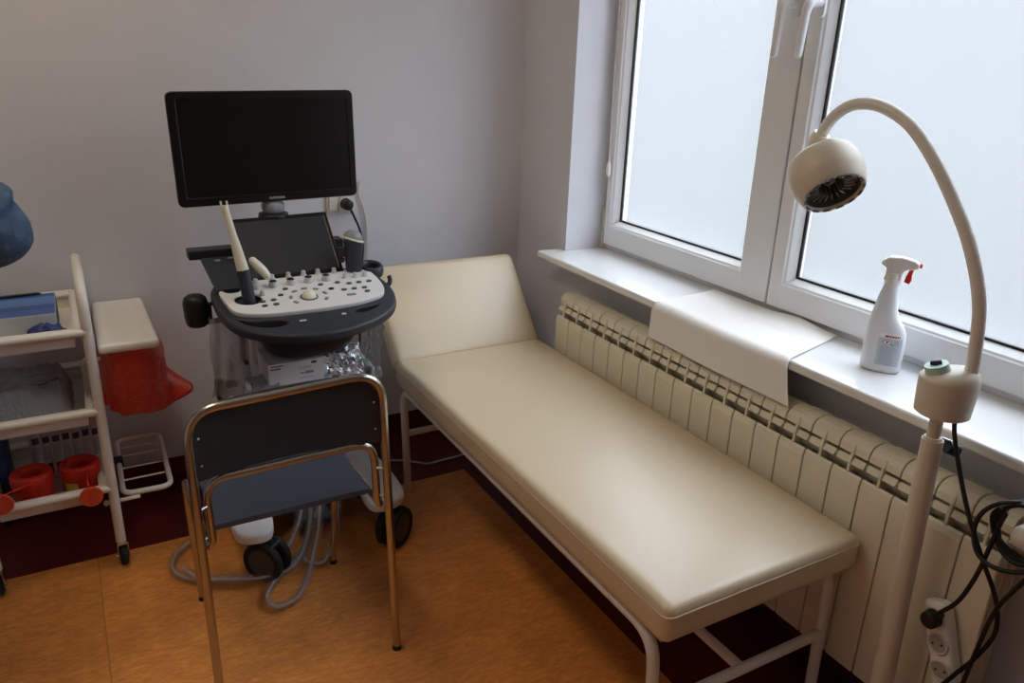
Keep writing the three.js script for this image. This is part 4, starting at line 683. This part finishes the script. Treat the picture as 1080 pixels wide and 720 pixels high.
// ------------------------------------------------------------------ dressing trolley
const TX1 = -1.600, TX0 = -1.918, TZ0 = 0.055, TZ1 = 0.445;
{
  const t = thing('dressing_trolley', 'white steel dressing trolley with three trays and castors', 'trolley', [-1.77, 0, 0.25]);
  const R = 0.0140;
  for (const x of [TX1, TX0]) part(t, 'end_frame', sweep(fillet([V(x, 0.078, TZ1), V(x, 0.876, TZ1), V(x, 0.876, TZ0), V(x, 0.078, TZ0)], 0.09, false, 10), R, 12), enamelM, 'white arched end frame');
  for (const y of [0.757, 0.520, 0.273]) {
    const x0 = TX0 + 0.014, x1 = TX1 - 0.014, z0 = 0.035, z1 = 0.452, h = 0.055, k = 0.0025, m = 0.018;
    const tr = part(t, 'tray', [bx(x0 + m, x1 - m, y - h, y - h + k, z0 + m, z1 - m), bx(x0 + m, x1 - m, y - h, y - 0.004, z1 - m - k, z1 - m), bx(x0 + m, x1 - m, y - h, y - 0.004, z0 + m, z0 + m + k), bx(x0 + m, x0 + m + k, y - h, y - 0.004, z0 + m, z1 - m), bx(x1 - m - k, x1 - m, y - h, y - 0.004, z0 + m, z1 - m)], enamelM, 'white steel tray');
    const f = rrShape(x0, x1, -z1, -z0, 0.012); f.holes.push(rrShape(x0 + m, x1 - m, -z1 + m, -z0 - m, 0.006, THREE.Path));
    part(tr, 'rim', extrude(f, 0.012, 0.004, 3).rotateX(-Math.PI / 2).translate(0, y - 0.012, 0), enamelM);
    part(tr, 'rail', cylAB(V(TX0, y - 0.012, z1 - 0.004), V(TX1, y - 0.012, z1 - 0.004), 0.0105), enamelM);
    part(tr, 'rail', cylAB(V(TX0, y - 0.012, z0 + 0.02), V(TX1, y - 0.012, z0 + 0.02), 0.0085), enamelM);
  }
  for (const [x, z, a] of [[TX1, TZ1, 0.15], [TX0, TZ1, -0.1], [TX1, TZ0, -0.3], [TX0, TZ0, 0.4]]) {
    const pl = (g) => g.rotateY(a).translate(x, 0, z);
    const c = part(t, 'castor', [pl(cylY(0.014, 0.013, 0.072, 0.092, 0, 0, 14)), pl(bx(-0.0155, -0.0125, 0.024, 0.078, -0.014, 0.018, 0.001)), pl(bx(0.0125, 0.0155, 0.024, 0.078, -0.014, 0.018, 0.001)), pl(bx(-0.0155, 0.0155, 0.070, 0.078, -0.014, 0.016, 0.001)), pl(new THREE.CylinderGeometry(0.004, 0.004, 0.038, 8).rotateZ(Math.PI / 2).translate(0, 0.031, 0.006))], steelM, 'steel castor fork');
    part(c, 'wheel', pl(lathe([[0.006, -0.010], [0.024, -0.010], [0.030, -0.006], [0.031, 0], [0.030, 0.006], [0.024, 0.010], [0.006, 0.010]], 0, 0, 0, 26).rotateZ(Math.PI / 2).translate(0, 0.031, 0.006)), rubberM, 'black rubber wheel');
  }
  // holder arms for the waste bag
  for (const z of [0.33, 0.12]) part(t, 'bag_arm', [cylAB(V(TX1 - 0.012, 0.622, z), V(-1.47, 0.622, z), 0.006, 0.006, 10), ball(0.009, TX1 - 0.016, 0.622, z, 10)], enamelM);
  part(t, 'basket_arm', [cylAB(V(TX1 - 0.018, 0.196, 0.412), V(-1.53, 0.196, 0.412), 0.006, 0.006, 10), ball(0.009, TX1 - 0.022, 0.196, 0.412, 10)], enamelM);
  const bk = part(t, 'bag_basket', [sweep(fillet([V(-1.568, 0.208, 0.025), V(-1.432, 0.208, 0.030), V(-1.440, 0.208, 0.408), V(-1.574, 0.208, 0.402)], 0.035, true, 8), 0.0085, 10, true)], enamelM, 'white tube bag basket');
  for (const z of [0.09, 0.15, 0.235, 0.315]) part(bk, 'wire', cylAB(V(-1.570, 0.208, z), V(-1.436, 0.208, z), 0.0028, 0.0028, 8), enamelM);
  part(bk, 'basket_clip', bx(-1.584, -1.558, 0.196, 0.222, 0.165, 0.205, 0.004), blackM);
}
{ // waste bag with lid
  const b = thing('waste_bag_holder', 'red plastic waste bag under a white lid at the side of the trolley', 'waste bin', [-1.505, 0.42, 0.24]);
  part(b, 'lid', softBox(-1.582, -1.424, 0.674, 0.702, 0.012, 0.452, 0.0125, 24, 8, 40, (k) => { if (k.y > 0.69) { const u = Math.min(k.x + 1.582, -1.424 - k.x), v = Math.min(k.z - 0.012, 0.452 - k.z), d = Math.min(u, v); if (d > 0.022) k.y -= 0.003 * Math.min(1, (d - 0.022) / 0.012); } const e = (k.z - 0.012) / 0.44; k.x += (-1.503 - k.x) * 0.06 * (1 - e); }), whiteM, 'white plastic lid');
  part(b, 'waste_bag', (() => {
    const rows = []; for (let i = 0; i <= 26; i++) {
      const t = i / 26, y = 0.676 - 0.235 * t, row = [];
      for (let k = 0; k < 72; k++) {
        const a = (k / 72) * Math.PI * 2, c = Math.cos(a), s = Math.sin(a), e = 0.6;
        const right = c > 0 ? 0.028 * Math.sin(Math.PI * Math.min(1, t * 1.5)) * c ** 2 + 0.105 * t ** 3 * c ** 5 : -0.008 * t, pinch = 1 - 0.35 * t ** 2;
        const fold = 0.010 * PN.noise(Math.cos(a) * 3 + 5, Math.sin(a) * 3, t * 2.5) * (0.4 + t) + 0.004 * Math.sin(a * 13 + 4 * t) * t;
        row.push(V(-1.505 + (0.072 + fold) * Math.sign(c) * Math.abs(c) ** e + right, y + 0.022 * t * PN.noise(c * 2, s * 2, 3) + (c < 0 ? 0.030 * t * c * c : 0.012 * t ** 2 * c ** 6), 0.235 + (0.195 * pinch + fold) * Math.sign(s) * Math.abs(s) ** e));
      }
      rows.push(row);
    }
    return grid(rows.map((r) => r.slice().reverse()), true, false, true);
  })(), redBagM, 'red plastic waste bag');
}
// --- contents of the top tray
{
  const top = canvasTex(256, 256, (c) => { c.fillStyle = '#3f62a8'; c.fillRect(0, 0, 256, 256); c.fillStyle = '#5f86c8'; c.fillRect(0, 40, 256, 70); c.fillStyle = '#34549a'; c.fillRect(0, 150, 256, 40); c.fillStyle = '#7d9bd0'; c.fillRect(0, 118, 256, 10); });
  const g = thing('glove_box', 'blue and white glove box in the top tray', 'box', [-1.77, 0.706, 0.24]);
  part(g, 'box', bx(-1.900, -1.668, 0.7047, 0.774, 0.120, 0.335, 0.002), M({ color: '#c9cbce', roughness: 0.55 }));
  part(g, 'printed_top', new THREE.PlaneGeometry(0.229, 0.212).rotateX(-Math.PI / 2).translate(-1.784, 0.7746, 0.2275), M({ map: top, roughness: 0.45 }), 'blue striped top');
  part(g, 'side_print', bx(-1.6682, -1.6674, 0.706, 0.773, 0.122, 0.333), M({ color: '#23345e', roughness: 0.5 }));
  single('black_pen', [cylAB(V(-1.84, 0.7790, 0.136), V(-1.715, 0.7790, 0.132), 0.0042, 0.0042, 10), cylAB(V(-1.715, 0.7790, 0.132), V(-1.703, 0.7790, 0.1316), 0.0042, 0.0012, 10)], blackM, 'black pen lying along the glove box', 'pen', [-1.77, 0.7748, 0.134]);
  const gl = (uu, v) => V(-1.748 + 0.104 * uu + 0.008 * PN.noise(uu * 4, v * 4, 31), 0.711 + 0.042 * Math.sin(Math.PI * uu) ** 0.6 * Math.sin(Math.PI * v) ** 0.6 + 0.022 * Math.max(0, PN.noise(uu * 7, v * 6, 33)) + 0.004, 0.344 + 0.070 * v);
  single('blue_glove', sheet(gl, 24, 18, 0.003), PH({ color: '#2c3c80', roughness: 0.5 }), 'crumpled dark blue glove in front of the glove box', 'glove', [-1.68, 0.705, 0.38]);
}
// --- middle tray: clear bag
{
  const print = canvasTex(512, 512, (c) => { c.fillStyle = '#e6eaf0'; c.fillRect(0, 0, 512, 512); c.fillStyle = '#b02c58'; c.fillRect(330, 300, 15, 170); c.fillStyle = '#c3cad6'; for (let k = 0; k < 16; k++) c.fillRect((k * 97) % 430, (k * 151) % 500, 6, 60 + (k * 31) % 60); });
  const env = (uu, v) => Math.min(1, 9 * uu, 9 * (1 - uu)) ** 0.6 * Math.min(1, 7 * v, 7 * (1 - v)) ** 0.6;
  const f = (uu, v) => V(-1.905 + 0.240 * uu + 0.006 * PN.noise(uu * 4, v * 5, 44), 0.471 + 0.105 * env(uu, v) * (0.9 + 0.3 * PN.noise(uu * 2.5, v * 3, 41)) + 0.012 * PN.noise(uu * 9, v * 10, 42) * env(uu, v), 0.085 + 0.335 * v);
  const b = thing('clear_bag', 'clear plastic bag of pale supplies with dark pink print in the middle tray', 'bag', [-1.79, 0.468, 0.25]);
  part(b, 'film', sheet(f, 44, 44, 0.0012), PH({ map: print, transmission: 0.6, roughness: 0.16, thickness: 0, bumpMap: crumple, bumpScale: 0.010 }), 'clear crumpled film');
  const g = (uu, v) => V(-1.89 + 0.205 * uu, 0.4685 + 0.070 * env(uu, v) * (0.8 + 0.5 * PN.noise(uu * 5, v * 4, 51)), 0.105 + 0.29 * v);
  part(b, 'contents', sheet(g, 24, 24, 0.002), M({ color: '#aab0ba', roughness: 0.7 }), 'pale grey contents');
}
// --- bottom tray: sharps pots, packets
{
  const pot = (x, z, label, lidX, lidY, lidLabel, yellow) => {
    const y = 0.2215, p = thing('sharps_container', label, 'container', [x, y, z]);
    part(p, 'body', lathe([[0.0001, 0], [0.046, 0], [0.0485, 0.004], [0.052, 0.062], [0.0525, 0.064]], x, y, z, 36), sharpsM);
    part(p, 'lid', lathe([[0.0545, 0.056], [0.0555, 0.066], [0.0550, 0.084], [0.051, 0.091], [0.038, 0.0925], [0.033, 0.086], [0.028, 0.083], [0.027, 0.060]], x, y, z, 36), sharpsM, 'red ring lid with round opening');
    part(p, 'opening', cylY(0.026, 0.026, y + 0.058, y + 0.060, x, z, 24), M({ color: '#2a0b08', roughness: 0.8 }));
    if (yellow) part(p, 'paper_label', new THREE.LatheGeometry([[0.0500, 0.012], [0.0522, 0.046]].map((q) => new THREE.Vector2(...q)), 10, -1.0, 0.8).translate(x, y, z), M({ color: '#d8c24a', roughness: 0.6, side: THREE.DoubleSide }), 'yellow paper label');
    const cap = part(p, 'closing_cap', [lathe([[0.0001, -0.006], [0.027, -0.006], [0.0305, -0.003], [0.0305, 0.004], [0.028, 0.006], [0.0245, 0.0035], [0.0001, 0.0035]], 0, 0, 0, 30).rotateX(Math.PI / 2).translate(lidX, lidY, 0.4665), bx(lidX - 0.002, lidX + 0.002, lidY - 0.024, lidY + 0.024, 0.468, 0.4735, 0.001)], sharpsLidM, lidLabel);
    part(cap, 'strap', sweep(smooth([V(x + 0.02, y + 0.080, z + 0.046), V(lidX - 0.004, 0.296, 0.435), V(lidX - 0.004, 0.2995, 0.462), V(lidX, lidY + 0.026, 0.466)], 20), 0.0028, 6), sharpsM);
  };
  pot(-1.676, 0.340, 'red sharps container at the castor end of the bottom tray, nearer the bag basket', -1.656, 0.258, 'round red closing cap hanging in front', true);
  pot(-1.800, 0.345, 'red sharps container in the bottom tray, beside the blue pack', -1.872, 0.290, 'round red closing cap hanging in front');
  const pk = canvasTex(128, 256, (c) => { c.fillStyle = '#b9b4b6'; c.fillRect(0, 0, 128, 256); c.fillStyle = '#4a3152'; c.fillRect(14, 20, 22, 140); c.fillRect(80, 20, 14, 150); c.fillStyle = '#8a848c'; for (let k = 0; k < 9; k++) c.fillRect(44, 24 + k * 18, 30, 7); c.fillStyle = '#d8d4d6'; c.fillRect(0, 200, 128, 56); });
  const pm = M({ map: pk, roughness: 0.5 });
  for (let k = 0; k < 7; k++) { const x = -1.80 + 0.027 * k; const f = (uu, v) => V(x + 0.024 * uu, 0.2215 + 0.175 * v + 0.004 * PN.noise(k * 3.1, v * 3, 5), 0.235 - 0.05 * v + 0.007 * Math.sin(Math.PI * uu) + 0.006 * PN.noise(k * 2.7, v * 4, 9)); single('wrapped_syringe', sheet(f, 6, 14, 0.008), pm, 'wrapped syringe with purple print standing behind the sharps containers', 'syringe', [x + 0.012, 0.2215, 0.22], 'wrapped syringes in the bottom tray'); }
  single('blue_pack', bx(-1.905, -1.855, 0.2215, 0.395, 0.16, 0.29, 0.008), M({ color: '#1f3f6b', roughness: 0.5 }), 'dark blue pack standing in the bottom tray', 'pack', [-1.88, 0.2215, 0.22]);
}

// ------------------------------------------------------------------ person at the trolley, elbow in view
{
  const cap = (a, b, r0, r1) => { const d = b.clone().sub(a), L2 = d.lengthSq(); return (x, y, z) => { const px = x - a.x, py = y - a.y, pz = z - a.z; let t = (px * d.x + py * d.y + pz * d.z) / L2; t = t < 0 ? 0 : t > 1 ? 1 : t; return Math.hypot(px - d.x * t, py - d.y * t, pz - d.z * t) - (r0 + (r1 - r0) * t); }; };
  const smin = (k, ...fs) => (x, y, z) => { let v = fs[0](x, y, z); for (let i = 1; i < fs.length; i++) { const b = fs[i](x, y, z), h = Math.max(0, Math.min(1, 0.5 + 0.5 * (b - v) / k)); v = b + (v - b) * h - k * h * (1 - h); } return v; };
  const X = -2.06, Z = 0.90, base = [X, 0, Z];
  const p = thing('person', 'person in a blue denim jacket at the trolley, bent elbow showing', 'person', base);
  const skin = PH({ color: '#c99a7c', roughness: 0.55 });
  const sR = V(X + 0.17, 1.40, Z), eR = V(-1.735, 1.125, 0.905), wR = V(-1.865, 0.985, 0.70), sL = V(X - 0.18, 1.40, Z), eL = V(X - 0.26, 1.13, Z + 0.02), wL = V(X - 0.16, 0.98, Z - 0.20);
  const hips = [V(X + 0.085, 0.90, Z), V(X - 0.085, 0.90, Z)], knees = [V(X + 0.09, 0.49, Z - 0.01), V(X - 0.10, 0.49, Z - 0.01)], ank = [V(X + 0.085, 0.08, Z + 0.02), V(X - 0.10, 0.08, Z + 0.02)];
  const hd = V(X + 0.01, 1.64, Z - 0.06);
  const head = smin(0.03, cap(hd.clone().add(V(0, 0.02, 0.01)), hd.clone().add(V(0, 0.0, -0.02)), 0.088, 0.08), cap(hd.clone().add(V(0, -0.05, -0.045)), hd.clone().add(V(0, -0.075, -0.055)), 0.052, 0.042), cap(V(X, 1.42, Z), hd.clone().add(V(0, -0.04, 0.01)), 0.06, 0.055), cap(hd.clone().add(V(0, 0.0, -0.095)), hd.clone().add(V(0, -0.025, -0.115)), 0.010, 0.014));
  const hand = (w, d, s) => { const dir = d.clone().normalize(), side = V(0, 1, 0).cross(dir).normalize().multiplyScalar(s), up = dir.clone().cross(side).normalize(); const palm = cap(w.clone(), w.clone().addScaledVector(dir, 0.075), 0.026, 0.034), fs = [palm]; [[-0.030, 0.062, 0.008], [-0.010, 0.075, 0.0088], [0.011, 0.070, 0.0088], [0.031, 0.055, 0.008]].forEach(([o, L, r]) => { const k0 = w.clone().addScaledVector(dir, 0.075).addScaledVector(side, o), k1 = k0.clone().addScaledVector(dir, L * 0.55).add(V(0, -0.012, 0)), k2 = k1.clone().addScaledVector(dir, L * 0.4).add(V(0, -0.026, 0)); fs.push(cap(k0, k1, r + 0.001, r), cap(k1, k2, r, r - 0.0015)); }); const t0 = w.clone().addScaledVector(dir, 0.02).addScaledVector(side, -0.026), t1 = t0.clone().addScaledVector(dir, 0.035).addScaledVector(side, -0.022), t2 = t1.clone().addScaledVector(dir, 0.03).add(V(0, -0.010, 0)); fs.push(cap(t0, t1, 0.012, 0.010), cap(t1, t2, 0.010, 0.008)); void up; return smin(0.006, ...fs); };
  const dR = V(-0.03, -0.1, -1).normalize(), dL = V(0.1, -0.1, -1).normalize();
  const bodyF = smin(0.02, head, cap(V(X, 1.40, Z), V(X, 1.0, Z), 0.11, 0.11), cap(sR, eR, 0.045, 0.04), cap(eR, wR, 0.04, 0.026), cap(sL, eL, 0.045, 0.04), cap(eL, wL, 0.04, 0.026), cap(hips[0], knees[0], 0.07, 0.05), cap(knees[0], ank[0], 0.05, 0.035), cap(hips[1], knees[1], 0.07, 0.05), cap(knees[1], ank[1], 0.05, 0.035));
  const gBody = nets(bodyF, [X - 0.36, 0.04, 0.60], [-1.66, 1.80, 1.06], 0.014);
  const gHR = nets(smin(0.01, cap(eR, wR, 0.03, 0.026), hand(wR, dR, 1)), [wR.x - 0.09, wR.y - 0.09, wR.z - 0.19], [wR.x + 0.10, wR.y + 0.09, wR.z + 0.06], 0.004), gHL = nets(smin(0.01, cap(eL, wL, 0.03, 0.026), hand(wL, dL, -1)), [wL.x - 0.09, wL.y - 0.09, wL.z - 0.19], [wL.x + 0.10, wL.y + 0.09, wL.z + 0.06], 0.004);
  const body = part(p, 'body', [gBody, gHR, gHL], skin);
  for (const s of [-1, 1]) part(body, 'eye', ball(0.011, hd.x + s * 0.031, hd.y + 0.008, hd.z - 0.083, 12), M({ color: '#2b211c', roughness: 0.2 }));
  part(body, 'mouth', new THREE.SphereGeometry(0.02, 14, 8).scale(1.1, 0.28, 0.4).translate(hd.x, hd.y - 0.055, hd.z - 0.095), M({ color: '#9a5a50', roughness: 0.5 }));
  for (const s of [-1, 1]) part(body, 'ear', new THREE.SphereGeometry(0.026, 12, 10).scale(0.4, 1.1, 0.7).translate(hd.x + s * 0.088, hd.y - 0.005, hd.z + 0.005), skin);
  const wr = (x, y, z) => 0.006 * PN.noise(x * 14, y * 14, z * 14) + 0.004 * PN.noise(x * 30, y * 26, z * 30);
  const jk0 = smin(0.04, cap(V(X, 1.40, Z + 0.005), V(X, 0.92, Z), 0.128, 0.120), cap(V(X - 0.09, 1.34, Z), V(X - 0.075, 0.92, Z), 0.115, 0.115), cap(V(X + 0.09, 1.34, Z), V(X + 0.075, 0.92, Z), 0.115, 0.115), cap(V(X - 0.12, 1.41, Z), V(X + 0.12, 1.41, Z), 0.075, 0.075), cap(sR, eR, 0.066, 0.056), cap(eR, wR.clone().lerp(eR, 0.25), 0.062, 0.050), cap(sL, eL, 0.072, 0.062), cap(eL, wL.clone().lerp(eL, 0.2), 0.062, 0.05));
  const dirU = eR.clone().sub(sR).normalize(), fc = sR.clone().lerp(eR, 0.84), ringF = (x, y, z) => { const px = x - fc.x, py = y - fc.y, pz = z - fc.z, h = px * dirU.x + py * dirU.y + pz * dirU.z, rad = Math.sqrt(Math.max(0, px * px + py * py + pz * pz - h * h)); return Math.hypot((rad - 0.062) * 0.8, h - 0.02 * Math.sin(Math.atan2(pz, px))) - 0.012; };
  const jf = (x, y, z) => Math.max(Math.min(jk0(x, y, z), ringF(x, y, z)) + wr(x, y, z), 0.86 - y, -(Math.hypot(x - X, z - Z + 0.02) - 0.065 + Math.max(0, 1.44 - y) * 3));
  const jm = boxUV(nets(jf, [X - 0.40, 0.84, 0.62], [-1.62, 1.52, 1.08], 0.009)); part(p, 'denim_jacket', jm, denimM, 'blue denim jacket with rolled sleeve');
  const tf = smin(0.03, cap(hips[0].clone().add(V(0, 0.02, 0)), knees[0], 0.098, 0.075), cap(knees[0], ank[0], 0.075, 0.062), cap(hips[1].clone().add(V(0, 0.02, 0)), knees[1], 0.098, 0.075), cap(knees[1], ank[1], 0.075, 0.062), cap(V(X - 0.05, 0.93, Z), V(X + 0.05, 0.93, Z), 0.10, 0.10));
  part(p, 'trousers', boxUV(nets((x, y, z) => Math.max(tf(x, y, z) + 0.5 * wr(x, y, z), 0.05 - y), [X - 0.24, 0.02, Z - 0.16], [X + 0.24, 1.06, Z + 0.16], 0.012)), M({ color: '#23262d', roughness: 0.9 }));
  for (const a of ank) part(p, 'shoe', [nets((x, y, z) => Math.max(smin(0.02, cap(V(a.x, 0.045, Z + 0.05), V(a.x, 0.035, Z - 0.16), 0.045, 0.042), cap(V(a.x, 0.09, Z + 0.025), V(a.x, 0.05, Z + 0.02), 0.045, 0.05))(x, y, z), -y + 0.001), [a.x - 0.08, -0.02, Z - 0.24], [a.x + 0.08, 0.16, Z + 0.14], 0.008)], M({ color: '#1a1a1c', roughness: 0.6 }));
  part(p, 'hair', nets((x, y, z) => Math.max(cap(hd.clone().add(V(0, 0.025, 0.015)), hd.clone().add(V(0, -0.02, 0.03)), 0.100, 0.092)(x, y, z) + 0.004 * PN.noise(x * 40, y * 15, z * 40), -(z - hd.z) - 0.055 - 0.6 * (y - hd.y - 0.04)), [hd.x - 0.14, hd.y - 0.16, hd.z - 0.14], [hd.x + 0.14, hd.y + 0.16, hd.z + 0.16], 0.007), M({ color: '#3a2a20', roughness: 0.7 }));
}

renderer.render(scene, camera);
